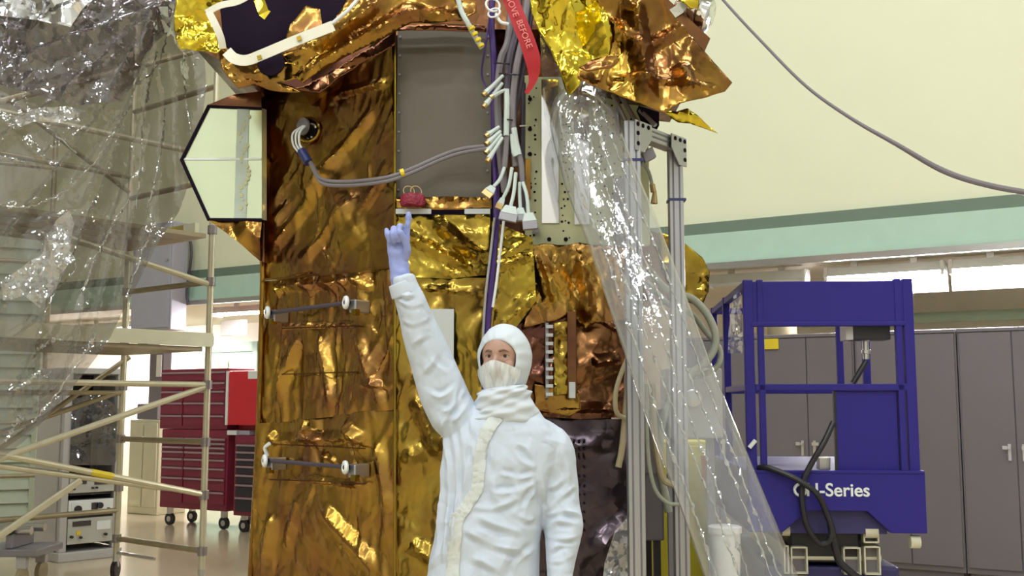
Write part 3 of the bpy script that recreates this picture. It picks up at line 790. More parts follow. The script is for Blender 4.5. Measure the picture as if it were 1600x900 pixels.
# core body behind the blankets
foot = [(-0.56, 5.30), (-1.33, 5.93), (-1.0, 6.9), (0.2, 7.0), (0.52, 6.6), (0.52, 5.56), (-.1, 5.56), (-.1, 5.33)]
MB().prism([Vector((x, y, 0.42)) for x, y in foot], (0, 0, 3.2)).build('core_body', M['umber'], sp)
V_LAY = ((0.16, 0.45, 0.022, 0.12), (0.09, 0.16, 0.009, -0.5), (0.045, 0.05, 0.0010, 0.3))
fp('side_blanket', [(409, 148), (440, 140), (480, 140), (560, 88), (617, 44), (617, 160), (618, 300), (617, 418), (520, 427), (410, 438)], PL_, 'brown', seed=11, streaks=(46, .45, .5, .34, .030, .013), step=0.010,
   layers=((0.22, 0.34, 0.030, 0.5), (0.10, 0.15, 0.011, -0.4), (0.045, 0.05, 0.0010, 0.3)),
   folds=[((470, 320), (590, 160), 0.05, 0.03), ((420, 400), (520, 260), 0.06, 0.03), ((560, 330), (612, 250), 0.05, 0.03), ((520, 150), (610, 130), 0.04, 0.03, 'ledge'), ((560, 300), (470, 410), .05, .03)])
fp('side_blanket', [(410, 439), (520, 428), (617, 419), (618, 560), (618, 640), (404, 664), (409, 560)], PL_, 'brown', seed=23, streaks=(60, .05, .28, .40, .026, .014), step=0.010,
   layers=((0.11, 0.50, 0.022, 0.10), (0.08, 0.14, 0.009, -0.3), (0.045, 0.05, 0.0010, 0.3)),
   folds=[((428, 442), (440, 462), .035, .034), ((446, 444), (452, 458), .02, .02), ((478, 438), (494, 458), .045, .040), ((506, 436), (528, 452), .045, .042), ((538, 434), (548, 452), .03, .03), ((556, 432), (584, 452), .035, .034), ((430, 452), (575, 438), 0.06, 0.03, 'ledge'), ((470, 520), (430, 640), 0.045, 0.03), ((500, 520), (520, 640), 0.045, 0.03), ((560, 520), (600, 640), .05, .03), ((440, 512), (560, 507), .02, .015, 'ledge'), ((565, 600), (612, 606), .03, .02, 'ledge')])
fp('side_blanket', [(404, 662), (618, 638), (618, 780), (618, 1010), (380, 1075), (390, 900), (400, 760)], PL_, 'brown', seed=37, streaks=(60, -.05, .3, .42, .026, .014), step=0.010,
   layers=((0.12, 0.50, 0.024, -0.10), (0.08, 0.14, 0.009, 0.5), (0.045, 0.05, 0.0010, 0.3)),
   folds=[((422, 676), (436, 694), .04, .036), ((470, 672), (508, 694), .05, .044), ((540, 664), (572, 690), .05, .046), ((500, 708), (530, 722), .025, .024), ((420, 690), (570, 684), 0.05, 0.025, 'ledge'), ((460, 748), (570, 760), .03, .025, 'ledge'), ((430, 800), (420, 880), .06, .04), ((505, 790), (590, 890), 0.05, 0.045), ((470, 770), (450, 860), .05, .03), ((590, 690), (605, 800), .05, .03)])
# seam tapes on that face
def on_left(px, py, off=0.0): return PP(px, py, PL_[0] + PL_[1] * off, PL_[1])
def strip(name, pts, width, m, off_plane, thick=0.004, up_=None):
    o, n = off_plane
    p3 = [PP(a, b, o, n) for a, b in pts]
    v = []; f = []
    for i, p in enumerate(p3):
        d = (p3[min(i + 1, len(p3) - 1)] - p3[max(i - 1, 0)]).normalized()
        sd = d.cross(n).normalized() * width / 2
        v += [p - sd, p + sd, p + sd - n * thick, p - sd - n * thick]
    for i in range(len(p3) - 1):
        a = i * 4; b = a + 4
        for k in range(4): f.append([a + k, a + (k + 1) % 4, b + (k + 1) % 4, b + k])
    f.append([3, 2, 1, 0]); e = len(v) - 4; f.append([e, e + 1, e + 2, e + 3])
    return mesh_obj(name, v, f, m, sp)
pl1 = (PL_[0] + PL_[1] * 0.045, PL_[1])
strip('seam_tape', [(411, 437), (470, 432), (540, 425), (616, 416)], 0.012, M['orange'], pl1)
for y0 in (513, 585): strip('seam_tape', [(440, y0), (500, y0 - 2), (560, y0 - 4)], 0.006, M['umber'], pl1)
for y0 in (697, 752): strip('seam_tape', [(420, y0 - 3), (500, y0), (570, y0 + 4)], 0.006, M['umber'], pl1)
# edge strip up the corner
MB().tube([P(617, y, 5.165) for y in (44, 200, 400, 640, 900, 1010)], 0.007, 8).build('corner_seam', M['gold'], sp, True)
MB().tube([on_left(x, y, 0.01) for x, y in ((409, 150), (409, 300), (410, 440), (404, 660), (391, 900), (382, 1060))], 0.014, 8).build('edge_roll', M['orange'], sp, True)

# front face
FP = yplane(5.20)
fp('front_blanket', [(619, 336), (766, 336), (766, 430), (700, 436), (619, 432)], FP, 'gold', seed=41, streaks=(22, 2.2, .4, .25, .018, .010), step=0.0115,
   layers=((0.20, 0.20, 0.022, 0.6), (0.08, 0.1, 0.006, 0), (0.04, 0.05, 0.001, 0.3)),
   folds=[((680, 345), (758, 415), 0.045, 0.06), ((625, 362), (755, 430), 0.035, 0.035), ((690, 380), (765, 400), .03, .02)])
fp('front_blanket', [(619, 432), (770, 434), (775, 560), (775, 1010), (619, 1010), (619, 650)], FP, 'olive', seed=43, streaks=(36, .2, .5, .34, .028, .014), step=0.013,
   layers=((0.15, 0.40, 0.028, 0.2), (0.08, 0.13, 0.010, -0.6), (0.04, 0.05, 0.001, 0.3)),
   folds=[((650, 620), (690, 720), 0.05, 0.05), ((630, 720), (685, 690), .05, .03), ((640, 850), (690, 880), .05, .04), ((655, 450), (760, 460), .03, .02, 'ledge')])
fp('side_strip_blanket', [(766, 345), (832, 372), (838, 470), (800, 520), (770, 515)], yplane(5.24), 'gold', seed=47, streaks=(26, .9, .8, .16, .016, .012), step=0.0115,
   layers=((0.10, 0.14, 0.020, 0.9), (0.05, 0.06, 0.005, 0)), folds=[((770, 420), (830, 400), .03, .03)])
MB().box(P(617, 1, 5.25).x, P(775, 1, 5.25).x, 5.29, 5.32, 0.45, 3.40).build('panel_backing', M['dark'], sp)
# dark grey plate with its foil frame
pz0 = P(700, 309, 5.25).z; pz1 = P(700, 46, 5.25).z; pxa = P(619, 200, 5.25).x; pxb = P(768, 200, 5.25).x
MB().box(pxa, pxb, 5.25, 5.29, pz0, pz1).build('equipment_plate', M['greypanel'], sp, False, .003)
fx = MB()
for z in np.linspace(pz0 + .04, pz1 - .04, 9):
    for x in (pxa + .015, pxb - .02): fx.cyl((x, 5.251, z), (x, 5.243, z), 0.006, 8)
fx.build('plate_screws', M['conngrey'], sp, True)
fp('plate_lip', [(614, 310), (690, 307), (768, 309), (768, 326), (690, 328), (614, 327)], yplane(5.17), 'brown', seed=51, step=0.015, layers=((0.08, 0.05, 0.012, 0.2), (.03, .03, .004, 0)), folds=[((616, 312), (766, 312), .02, .02, 'ledge')], solid=.004)
fp('plate_lip', [(617, 40), (690, 36), (760, 40), (760, 50), (690, 47), (617, 48)], yplane(5.18), 'umber', seed=52, step=0.015, layers=((0.08, 0.05, 0.008, 0.2),), solid=.004)
for a, b in ((619, 674), (726, 766)):
    q0 = P(a, 327, 5.165); q1 = P(b, 335, 5.165)
    MB().box(q0.x, q1.x, 5.150, 5.158, q1.z, q0.z).build('white_strip', M['paleboard'], sp)
# pale panel seen beside the raised arm
q0 = P(672, 483, 5.12); q1 = P(709, 575, 5.12)
MB().box(q0.x, q1.x, 5.11, 5.125, q1.z, q0.z).build('pale_panel', M['paleboard'], sp, False, .002)

# perforated panel at the right with mirror strips
PFY = 5.36
pa = P(820, 383, PFY); pb = P(1012, 120, PFY)
MB().box(pa.x, pb.x, PFY, PFY + .04, pa.z, pb.z).build('perforated_panel', M['lime'], sp, False, .003)
rng = random.Random(5)
hl = MB()
for row in range(22):
    for cx in (827, 836, 879, 884, 889, 932, 938, 945, 958, 968, 985):
        if rng.random() < 0.62:
            y = 128 + row * 11.5 + rng.uniform(-3, 3); q = P(cx + rng.uniform(-2, 2), y, PFY)
            hl.cyl((q.x, PFY - .001, q.z), (q.x, PFY - .003, q.z), rng.choice((.004, .005, .0065)), 8)
for y in (155, 202, 241, 293, 345): q = P(828, y, PFY); hl.cyl((q.x, PFY - .001, q.z), (q.x, PFY - .006, q.z), .011, 10)
for x in (828, 858, 884): q = P(x, 374, PFY); hl.cyl((q.x, PFY - .001, q.z), (q.x, PFY - .006, q.z), .011, 10)
h = hl.build('insert_holes', M['dark'], sp); h['kind'] = 'stuff'
for a, b, y1 in ((846, 873, 349), (896, 921, 351)):
    q0 = P(a, 125, PFY); q1 = P(b, y1, PFY)
    MB().box(q0.x, q1.x, PFY - .010, PFY - .001, q1.z, q0.z).build('mirror_strip', M['mirror'], sp)
q0 = P(958, 285, PFY); q1 = P(972, 390, PFY)
MB().box(q0.x, q1.x, PFY - .10, PFY - .001, q1.z, q0.z).build('bracket_post', M['conngrey'], sp, False, .004)
q0 = P(820, 250, PFY); q1 = P(829, 311, PFY)
MB().box(q0.x, q1.x, PFY - .03, PFY - .001, q1.z, q0.z).build('amber_tab', M['orange'], sp)
MB().cyl(P(838, 359, PFY - .002), P(838, 359, PFY - .05), .017, 12).build('standoff', M['conngrey'], sp, True)
MB().tube([P(818, 130, 5.3), P(817, 240, 5.3), P(818, 345, 5.3)], .012, 8).build('panel_edge', M['cabledark'], sp, True)
for y in (120, 197): MB().cyl(P(812, y, 5.28), P(826, y - 1, 5.30), .004, 6).build('tie_stub', M['tape'], sp, True)

# foil below the perforated panel
fp('skirt_blanket', [(818, 388), (850, 380), (880, 384), (905, 378), (935, 384), (985, 382), (980, 440), (975, 500), (930, 505), (915, 515), (890, 490), (870, 500), (818, 512)], yplane(5.28), 'brown', seed=61, streaks=(40, .1, .4, .22, .014, .012), step=0.0115,
   layers=((0.09, 0.30, 0.032, 0.1), (0.07, 0.12, 0.008, -0.6)), folds=[((850, 395), (925, 500), .04, .03), ((905, 400), (925, 510), .04, .05), ((835, 400), (860, 480), .03, .04)], solid=.004)
fp('lower_blanket', [(775, 505), (830, 500), (985, 490), (978, 560), (972, 652), (905, 655), (840, 650), (775, 652)], yplane(5.34), 'umber', seed=63, streaks=(30, 1.3, .5, .25, .02, .01), step=0.010,
   layers=((0.14, 0.16, 0.022, 0.5), (0.07, 0.09, 0.008, -0.6)), folds=[((915, 490), (970, 520), .03, .03, 'ledge'), ((925, 570), (970, 560), .05, .05, 'ledge'), ((800, 640), (970, 640), .04, .04, 'ledge')])
fp('lower_tuck', [(835, 600), (905, 610), (908, 640), (890, 650), (835, 640)], yplane(5.30), 'orange', seed=64, step=0.0115, layers=((0.08, 0.07, 0.015, 0.2), (.04, .04, .004, 0)), solid=.004)
# toothed terminal strip and side bar
ts = MB(); q0 = P(852, 505, 5.29); q1 = P(857, 622, 5.29); ts.box(q0.x, q1.x, 5.27, 5.29, q1.z, q0.z)
tsb = ts.build('terminal_strip', M['conngrey'], sp)
for i in range(9):
    a = P(853, 508 + i * 13.2, 5.27); b = P(864, 513 + i * 13.2, 5.27)
    MB().box(a.x, b.x, 5.255, 5.27, b.z, a.z).build('terminal', M['paleboard'], tsb)
q0 = P(886, 487, 5.27); q1 = P(901, 622, 5.27)
MB().box(q0.x, q1.x, 5.25, 5.29, q1.z, q0.z).build('side_bar', M['umber'], sp, False, .003)
q0 = P(889, 597, 5.245); q1 = P(899, 622, 5.245)
MB().box(q0.x, q1.x, 5.24, 5.249, q1.z, q0.z).build('bar_label', M['paleboard'], sp)
fp('gold_pocket', [(866, 505), (886, 502), (886, 615), (866, 618)], yplane(5.29), 'gold', seed=66, streaks=(14, .1, .5, .12, .014, .010), step=0.0115, layers=((0.06, 0.09, 0.012, 0.3), (.03, .04, .004, 0)))
# dark purple film round the lower right
fp('dark_film', [(775, 652), (860, 654), (985, 655), (986, 760), (984, 1000), (775, 1000)], yplane(5.40), 'plum', seed=67, streaks=(25, .8, .6, .3, .02, .01), step=0.03, layers=((0.25, 0.3, 0.03, 0.6), (0.09, 0.12, 0.006, -0.6)),
   folds=[((930, 860), (984, 810), .06, .05), ((860, 700), (950, 690), .05, .03)])
hs = MB()
for i in range(11):
    for x in (897, 905, 913):
        q = P(x, 688 + i * 14, 5.37)
        if rng.random() < .9: hs.cyl((q.x, 5.352, q.z), (q.x, 5.368, q.z), .006, 8)
h = hs.build('vent_holes', M['dark'], sp); h['kind'] = 'stuff'
# foil bulge at the far right side
fp('corner_bulge', [(1030, 362), (1060, 372), (1098, 402), (1110, 425), (1108, 455), (1095, 480), (1070, 470), (1035, 420)], yplane(6.0), 'gold', seed=68, streaks=(26, .5, .9, .2, .025, .02), step=0.025, layers=((0.14, 0.14, 0.05, 0.3), (.07, .07, .015, 0)), solid=.01)
MB().prism([P(x, y, 6.05) for x, y in [(985, 350), (1050, 372), (1098, 405), (1105, 450), (1060, 470), (985, 470)]], (-.1, .5, 0)).build('corner_core', M['umber'], sp)
MB().prism([P(x, y, 5.47) for x, y in [(980, 380), (980, 660), (975, 1000), (990, 1000), (1000, 380)]], (0, 1.0, 0)).build('side_wall', M['umber'], sp)

# ---- the foil-covered instrument at the top left
TY = 4.95
MB().prism([P(x, y, 5.32) for x, y in [(300, 70), (345, 95), (470, 140), (640, 46), (860, 46), (960, 110), (960, -160), (300, -160)]], (0, 0.9, 0)).build('upper_core', M['umber'], sp)
fp('aperture_lining', [(335, -30), (345, 20), (350, 70), (380, 100), (430, 90), (520, 50), (640, 20), (640, -30)], yplane(5.22), 'dark', seed=70, step=0.05, layers=((0.2, 0.2, 0.04, 0.3),))
fp('rim_blanket', [(282, -30), (276, 10), (270, 45), (283, 78), (310, 80), (342, 86), (352, 70), (340, 40), (330, 15), (352, -2), (360, -30)], yplane(TY - .05), 'yellow', seed=71, streaks=(30, .4, .9, .12, .012, .010), step=0.010,
   layers=((0.09, 0.09, 0.035, 0.3), (0.045, 0.045, 0.013, 0), (.02, .02, .003, 0)), solid=.004)
fp('lower_lip', [(342, 84), (350, 112), (372, 138), (400, 132), (420, 140), (470, 145), (455, 135), (430, 128), (480, 118), (460, 100), (425, 92), (380, 100), (358, 88), (352, 68)], yplane(TY - .02), 'orange', seed=72, streaks=(20, 1.4, .4, .15, .012, .010), step=0.010,
   layers=((0.12, 0.08, 0.03, 0.3), (0.05, 0.05, 0.01, 0)), solid=.004)
fp('boom_blanket', [(455, 118), (475, 132), (540, 92), (612, 52), (640, 36), (720, 32), (745, 15), (742, -30), (560, -30), (520, 40), (470, 78), (440, 85), (452, 100)], yplane(TY), 'orange', seed=73, streaks=(40, .95, .2, .35, .016, .014), step=0.0115,
   layers=((0.12, 0.28, 0.035, -0.9), (0.07, 0.14, 0.010, -0.9)), folds=[((470, 125), (650, 10), .05, .06), ((480, 85), (600, 0), .04, .05), ((640, 20), (720, 25), .04, .04)], solid=.004)
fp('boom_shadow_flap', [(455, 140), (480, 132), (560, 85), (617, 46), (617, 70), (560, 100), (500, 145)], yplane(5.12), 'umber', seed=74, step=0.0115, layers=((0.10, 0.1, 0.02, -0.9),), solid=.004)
fp('gusset_blanket', [(440, 82), (455, 40), (478, 8), (500, 14), (505, 45), (480, 70), (462, 85)], yplane(5.05), 'brown', seed=75, step=0.0115, layers=((0.10, 0.1, 0.03, -0.4), (.05, .05, .008, 0)), solid=.004)
MB().lathe(P(424, 100, TY - .06), (0, -1, .2), [(0.065, 0), (0.065, .012), (.05, .016)], 24).build('round_port', M['dark'], sp, True)
# white tapes
def strip3(name, pts, width, m, n=Vector((0, -1, 0)), thick=.004):
    p3 = [Vector(p) for p in pts]; v = []; f = []
    for i, p in enumerate(p3):
        d = (p3[min(i + 1, len(p3) - 1)] - p3[max(i - 1, 0)]).normalized(); sd = d.cross(n).normalized() * width / 2
        v += [p - sd, p + sd, p + sd - n * thick, p - sd - n * thick]
    for i in range(len(p3) - 1):
        a = i * 4; b = a + 4
        for k in range(4): f.append([a + k, a + (k + 1) % 4, b + (k + 1) % 4, b + k])
    f.append([3, 2, 1, 0]); e = len(v) - 4; f.append([e, e + 1, e + 2, e + 3])
    return mesh_obj(name, v, f, m, sp)
strip3('white_tape', catmull([P(322, 20, TY - .12), P(345, 8, TY - .13), P(372, 2, TY - .12), P(400, -14, TY - .12)], 4), .032, M['tape'])
strip3('white_tape', catmull([P(326, 18, TY - .125), P(338, 42, TY - .13), P(345, 60, TY - .12), P(348, 76, TY - .10)], 4), .034, M['tape'])
bt = strip3('white_tape', catmull([P(354, 80, TY - .10), P(366, 91, TY - .12), P(385, 94, TY - .13), P(410, 85, TY - .14), P(460, 64, TY - .15), P(521, 40, TY - .15)], 5), .052, M['tape'])
for x, y in ((468, 61), (406, 91)):
    MB().obox(P(x - 3, y + 3, TY - .162), (0.02, 0, .007), (0, .006, 0), (-.007, 0, .02)).build('tape_window', M['gold'], bt)
strip3('yellow_tab', [P(402, -8, TY - .1), P(412, 20, TY - .12), P(418, 24, TY - .12)], .05, M['yellow'])
MB().tube([P(520, 36, 4.8), P(545, 15, 4.78), P(562, -5, 4.78)], .009, 8, 5).build('white_lead', M['white'], sp, True)

# ---- folded blankets at the top right
fp('bright_flap', [(826, -30), (935, -30), (945, 20), (956, 60), (950, 90), (928, 92), (915, 110), (905, 135), (888, 149), (875, 110), (860, 70), (842, 42), (830, 10)], yplane(4.86), 'yellow', seed=81, streaks=(40, .4, .6, .15, .014, .014), step=0.010,
   layers=((0.12, 0.18, 0.07, 0.2), (0.06, 0.08, 0.014, 0)), solid=.004)
fp('hanging_flap', [(922, -30), (1020, -30), (1045, 10), (1085, 55), (1120, 95), (1147, 125), (1135, 140), (1105, 152), (1060, 165), (1036, 180), (1010, 170), (985, 158), (950, 142), (925, 133), (902, 122), (905, 108), (950, 88), (957, 60)], yplane(4.84), 'orange', seed=83, streaks=(22, .2, .5, .34, .026, .014), step=0.0115,
   layers=((0.24, 0.28, 0.06, 0.6), (0.12, 0.15, 0.010, -0.6)),
   folds=[((990, -10), (1012, 165), .06, .09), ((950, 30), (1000, 80), .05, .05), ((1060, 100), (1078, 145), .05, .06), ((1000, 80), (1100, 20), .04, .04), ((960, 120), (1120, 140), .03, .03, 'ledge')], solid=.004)
fp('flap_cuff', [(905, 105), (925, 92), (965, 84), (968, 95), (955, 108), (918, 112)], yplane(4.74), 'orange', seed=84, step=0.014, layers=((0.06, 0.04, 0.02, 0.2), (.03, .03, .005, 0)), solid=.004)
fp('leaf_flap', [(1038, 172), (1058, 174), (1074, 171), (1084, 178), (1105, 195), (1122, 208), (1100, 200), (1078, 194), (1060, 190), (1048, 182)], yplane(4.9), 'yellow', seed=85, step=0.010, layers=((0.06, 0.05, 0.025, -.5), (.03, .03, .006, 0)), solid=.003)
MB().lathe(P(1058, 12, 5.15), (P(1112, 28, 5.1) - P(1058, 12, 5.15)), [(.075, 0), (.085, .02), (.085, .10), (.075, .115), (.085, .125), (.085, .17), (.06, .185)], 20).build('baffle_can', M['silver'], sp, True)
strip3('baffle_strap', [P(1045, 25, 5.0), P(1062, 14, 4.98), P(1075, -6, 4.98)], .05, M['tape'])
fp('can_collar', [(1070, -20), (1092, -10), (1092, 12), (1078, 16), (1060, 0)], yplane(4.95), 'yellow', seed=86, step=0.014, layers=((0.05, 0.05, 0.025, -.5),), solid=.003)
MB().prism([P(x, y, 5.0) for x, y in [(880, -60), (1030, -60), (1045, 0), (1110, 60), (1075, 140), (990, 130), (900, 100)]], (0, 0.6, 0)).build('upper_right_core', M['umber'], sp)
# braces below the flap
for a, b in (((958, 148), (985, 205)), ((970, 150), (1003, 205)), ((1000, 172), (1024, 196)), ((965, 170), (968, 215))):
    MB().cyl(P(a[0], a[1], 5.2), P(b[0], b[1], 5.15), .012, 8).build('strut', M['alu'], sp, True)
MB().prism([P(x, y, 5.18) for x, y in [(998, 165), (1030, 175), (1030, 196), (1010, 192)]], (0, .1, 0)).build('dark_bracket', M['dark'], sp)

# ---- radiator panel that stands out at the left
RPY = 5.72
hexo = [(326, 166), (409, 169), (409, 343), (326, 343), (284, 250)]
MB().prism([P(x, y, RPY) for x, y in hexo], (0.02, .03, 0)).build('radiator_face', M['radiator'], sp)
MB().prism([P(x, y, RPY + .032) for x, y in [(326, 166), (372, 148), (409, 142), (413, 142), (413, 410), (405, 407), (370, 375), (326, 343), (284, 250)]], (.05, .25, 0)).build('radiator_box', M['umber'], sp)
MB().tube([P(x, y, RPY - .005) for x, y in [(409, 169), (326, 166), (284, 250), (326, 343), (409, 344)]], .011, 6).build('radiator_frame', M['dark'], sp)
fp('radiator_top_blanket', [(326, 165), (366, 148), (409, 143), (409, 168)], yplane(RPY - .01), 'umber', seed=91, step=.02, layers=((.1, .08, .02, .3),))
fp('radiator_lower_blanket', [(327, 345), (409, 346), (406, 406), (396, 400), (370, 376), (345, 358)], yplane(RPY - .01), 'orange', seed=92, step=.015, layers=((.10, .10, .04, .7), (.04, .04, .008, 0)))
q0 = P(286, 247, RPY - .003); q1 = P(408, 250, RPY - .003)
MB().box(q0.x, q1.x, RPY - .006, RPY - .0005, q1.z, q0.z).build('radiator_joint', M['white'], sp)
q0 = P(371, 170, RPY); q1 = P(385, 342, RPY)
MB().box(q0.x, q1.x, RPY - .005, RPY - .0005, q1.z, q0.z).build('radiator_strip', M['strip'], sp)
hs = MB()
for i in range(24):
    q = P(380 + rng.uniform(-7, 10), 182 + i * 6.5, RPY - .006); hs.cyl((q.x, RPY - .008, q.z), (q.x, RPY - .0055, q.z), rng.choice((.006, .009, .012)), 8)
h = hs.build('radiator_beads', M['lime'], sp, True); h['kind'] = 'stuff'

# ---- round fitting with white leads
pc = on_left(481, 203, .05)
MB().ring(pc, PL_[1] + Vector((.5, 0, 0)), .062, .012, 24, 8).build('port_ring', M['gold'], sp, True)
MB().lathe(pc - PL_[1] * .03, PL_[1] + Vector((.5, 0, 0)), [(.062, 0), (.062, .012), (.02, .02)], 24).build('port_plate', M['silver'], sp, True)
MB().lathe(on_left(475, 198, .075), PL_[1], [(.047, 0), (.047, .014), (.02, .018)], 24).build('port_cap', M['conngrey'], sp, True)
# hinge rods with their ring brackets
def rod(a, b):
    pa_, pb_ = on_left(a[0], a[1], .11), on_left(b[0], b[1], .11)
    MB().cyl(pa_, pb_, .011, 10).build('hinge_rod', M['cabledark'], sp, True)
    for i, p in enumerate((pa_, pb_)):
        ax = PL_[1]; ea = Z.cross(ax).normalized()
        br = MB().obox(p - ea * (.045 if i == 0 else .0) - Z * .05 - ax * .1, ea * .048, ax * .10, Z * .065).build('rod_bracket', M['alu'], sp, False, .006)
        q = p + ea * (-.03 if i == 0 else .0) + ax * .02
        MB().ring(q, ax - ea * .5, .023, .012, 18, 8).build('bracket_ring', M['white'], br, True)
        MB().cyl(q - ax * .02, q + ax * .004, .014, 10).build('bracket_bolt', M['dark'], br, True)
        MB().obox(p - ea * (.03 if i == 0 else -.03) - Z * .065 - ax * .02, ea * .03, ax * .03, Z * .03).build('bracket_foot', M['gold'], br)
rod((428, 488), (545, 473)); rod((424, 720), (544, 730))
MB().tube([on_left(418, 712, .1), on_left(414, 700, .12), on_left(421, 693, .12)], .010, 8, 4).build('release_lever', M['white'], sp, True)
# maroon protective cap on the plate lip
cp = MB(); q = P(645, 313, 5.10)
rs = np.random.default_rng(3)
prof = [(.035, -.032), (.058, -.026), (.064, -.005), (.06, .018), (.045, .03), (.02, .036)]
cp.lathe(q, Z, prof, 18)
cv = [Vector((v.x, q.y + (v.y - q.y) * .6, v.z)) + Vector(rs.normal(0, .003, 3)) for v in cp.v]
capo = mesh_obj('red_cap', cv, cp.f, M['maroon'], sp, True)
for dx in (-.02, .015):
    MB().ring(q + Vector((dx, 0, .045)), (0.4, -1, .3), .028, .003, 16, 6).build('wire_loop', M['brass'], capo, True)

# spacecraft stand below the frame edge
st = thing('support_stand', (-0.3, 6.1, 0), 'dark low stand carrying the gold spacecraft, mostly out of frame', 'stand')
MB().prism([Vector((x * .95 - .02, y * .99 + .06, 0.30)) for x, y in foot], (0, 0, .115)).build('deck', M['cabinet'], st)
for x, y in ((-.5, 5.6), (-1.1, 6.1), (.3, 5.7), (.2, 6.6), (-.8, 6.7)):
    MB().cyl((x, y, 0), (x, y, .30), .05, 12).build('leg', M['cabinet'], st, True)

# ------------------------------------------------------------------ cables on the spacecraft
hn = thing('wiring_harness', P(790, 340, 5.0), 'hanging grey and violet cable bundle with white connectors beside the plate', 'cable harness')
def cab(pts, r, m, nm='cable', par=hn, n=8): return MB().tube([P(*p) for p in pts], r, n, 6).build(nm, M[m], par, True)
cab([(800, -20, 5.1), (795, 60, 5.05), (783, 95, 5.05), (778, 160, 5.05), (783, 250, 5.05), (790, 300, 5.05)], .020, 'cablegrey')
cab([(812, -20, 5.08), (806, 50, 5.03), (795, 100, 5.0), (792, 170, 5.0), (794, 240, 5.02)], .018, 'cabledark')
cab([(826, -20, 5.08), (818, 50, 5.03), (806, 110, 5.0), (800, 180, 5.0), (806, 260, 5.02)], .018, 'cablegrey')
cab([(832, 0, 5.1), (822, 80, 5.06), (813, 130, 5.06), (803, 200, 5.08), (818, 280, 5.06)], .014, 'cabledark')
cab([(770, -20, 5.1), (768, 40, 5.1), (772, 100, 5.08), (772, 200, 5.1), (776, 330, 5.1), (772, 400, 5.1), (762, 510, 5.1), (756, 640, 5.1)], .016, 'cableviolet')
cab([(765, 30, 5.06), (757, 80, 5.05), (753, 120, 5.1), (770, 160, 5.1), (773, 260, 5.08)], .005, 'cableviolet')
cab([(773, 340, 5.08), (766, 400, 5.08), (758, 470, 5.08), (753, 560, 5.08)], .007, 'alu')
cab([(787, 345, 5.08), (782, 390, 5.08), (776, 440, 5.08), (770, 480, 5.09)], .007, 'white')
cab([(712, -20, 4.95), (720, 15, 4.95), (732, 38, 4.95), (745, 62, 5.0), (753, 75, 5.02)], .013, 'heatshrink', 'marked_cable')
for i in range(4):
    a = 736 + i * 5; MB().cyl(P(a, 42 + i * 9, 4.938), P(a + 2, 46 + i * 9, 4.938), .0155, 10).build('marker_band', M['tagyellow'], hn, True)
MB().ring(P(770, 8, 5.0), (.3, -1, .2), .035, .006, 16, 6).build('wire_coil', M['white'], hn, True)
MB().ring(P(772, 20, 4.99), (-.3, -1, .5), .03, .005, 16, 6).build('wire_coil', M['white'], hn, True)
cab([(775, 22, 5.0), (782, 34, 4.98), (795, 38, 4.98)], .008, 'white', 'wire_end')
def conn(a, b, r, tip, sz, m='heatshrink'):
    pa_, pb_ = P(*a), P(*b); dr_ = (pb_ - pa_).normalized()
    c = MB().tube([pa_, pa_.lerp(pb_, .6), pb_], [r * .8, r, r * 1.5], 8, 3).build('connector', M[m], hn, True)
    MB().tube([pb_, pb_ + dr_ * sz], r * 1.35, 8).build('connector_pin', M[tip], c, True)
for a, b in (((786, 118, 4.98), (759, 145, 4.95)), ((785, 130, 4.98), (759, 163, 4.95)), ((789, 140, 4.99), (770, 150, 4.96)),
             ((780, 198, 4.97), (763, 210, 4.95)), ((782, 205, 4.97), (763, 222, 4.94)), ((783, 210, 4.97), (762, 235, 4.94)), ((785, 215, 4.97), (764, 248, 4.93))):
    conn(a, b, .010, 'brass', .02)
for pts in (((792, 140, 4.99), (792, 170, 4.98), (791, 212, 4.98)), ((803, 200, 4.98), (806, 220, 4.98), (811, 242, 4.98)), ((801, 210, 4.98), (803, 235, 4.98), (806, 244, 4.98))):
    cab(pts, .014, 'heatshrink', 'sleeve')
cab([(811, 240, 4.99), (815, 260, 4.99), (816, 285, 4.99)], .014, 'cablegrey'); cab([(792, 212, 4.99), (790, 240, 4.99), (788, 262, 4.99)], .015, 'cablegrey')
def bigconn(path, w_, h_, ang, mcap='conngrey'):
    p3 = [P(*p) for p in path]
    c = MB().tube(p3, [.009] * len(p3), 8, 5).build('connector_tail', M['heatshrink'], hn, True)
    d = (p3[-1] - p3[-2]).normalized(); sd = d.cross(Vector((0, -1, 0))).normalized(); ax = Vector((0, -1, 0))
    e = p3[-1]
    MB().hexa([e - sd * w_ * .3 - ax * .014, e + sd * w_ * .3 - ax * .014, e + sd * w_ * .3 + ax * .014, e - sd * w_ * .3 + ax * .014] +
              [e + d * h_ * .5 - sd * w_ * .5 - ax * .017, e + d * h_ * .5 + sd * w_ * .5 - ax * .017, e + d * h_ * .5 + sd * w_ * .5 + ax * .017, e + d * h_ * .5 - sd * w_ * .5 + ax * .017]).build('backshell', M['heatshrink'], c, False, .003)
    q = e + d * h_ * .5
    MB().obox(q - sd * w_ * .5 - ax * .018, sd * w_, ax * .036, d * h_ * .45).build('connector_shell', M[mcap], c, False, .002)
bigconn([(788, 262, 4.98), (781, 280, 4.96), (771, 292, 4.94)], .05, .07, 0, 'brass')
bigconn([(806, 270, 4.97), (803, 300, 4.95), (798, 322, 4.93)], .085, .085, 0)
bigconn([(812, 285, 4.98), (812, 305, 4.97), (813, 325, 4.96)], .05, .07, 0)
bigconn([(817, 285, 4.96), (823, 305, 4.94), (826, 333, 4.93)], .07, .085, 0)
bigconn([(800, 262, 4.98), (795, 290, 4.97), (786, 310, 4.97)], .035, .06, 0, 'brass')
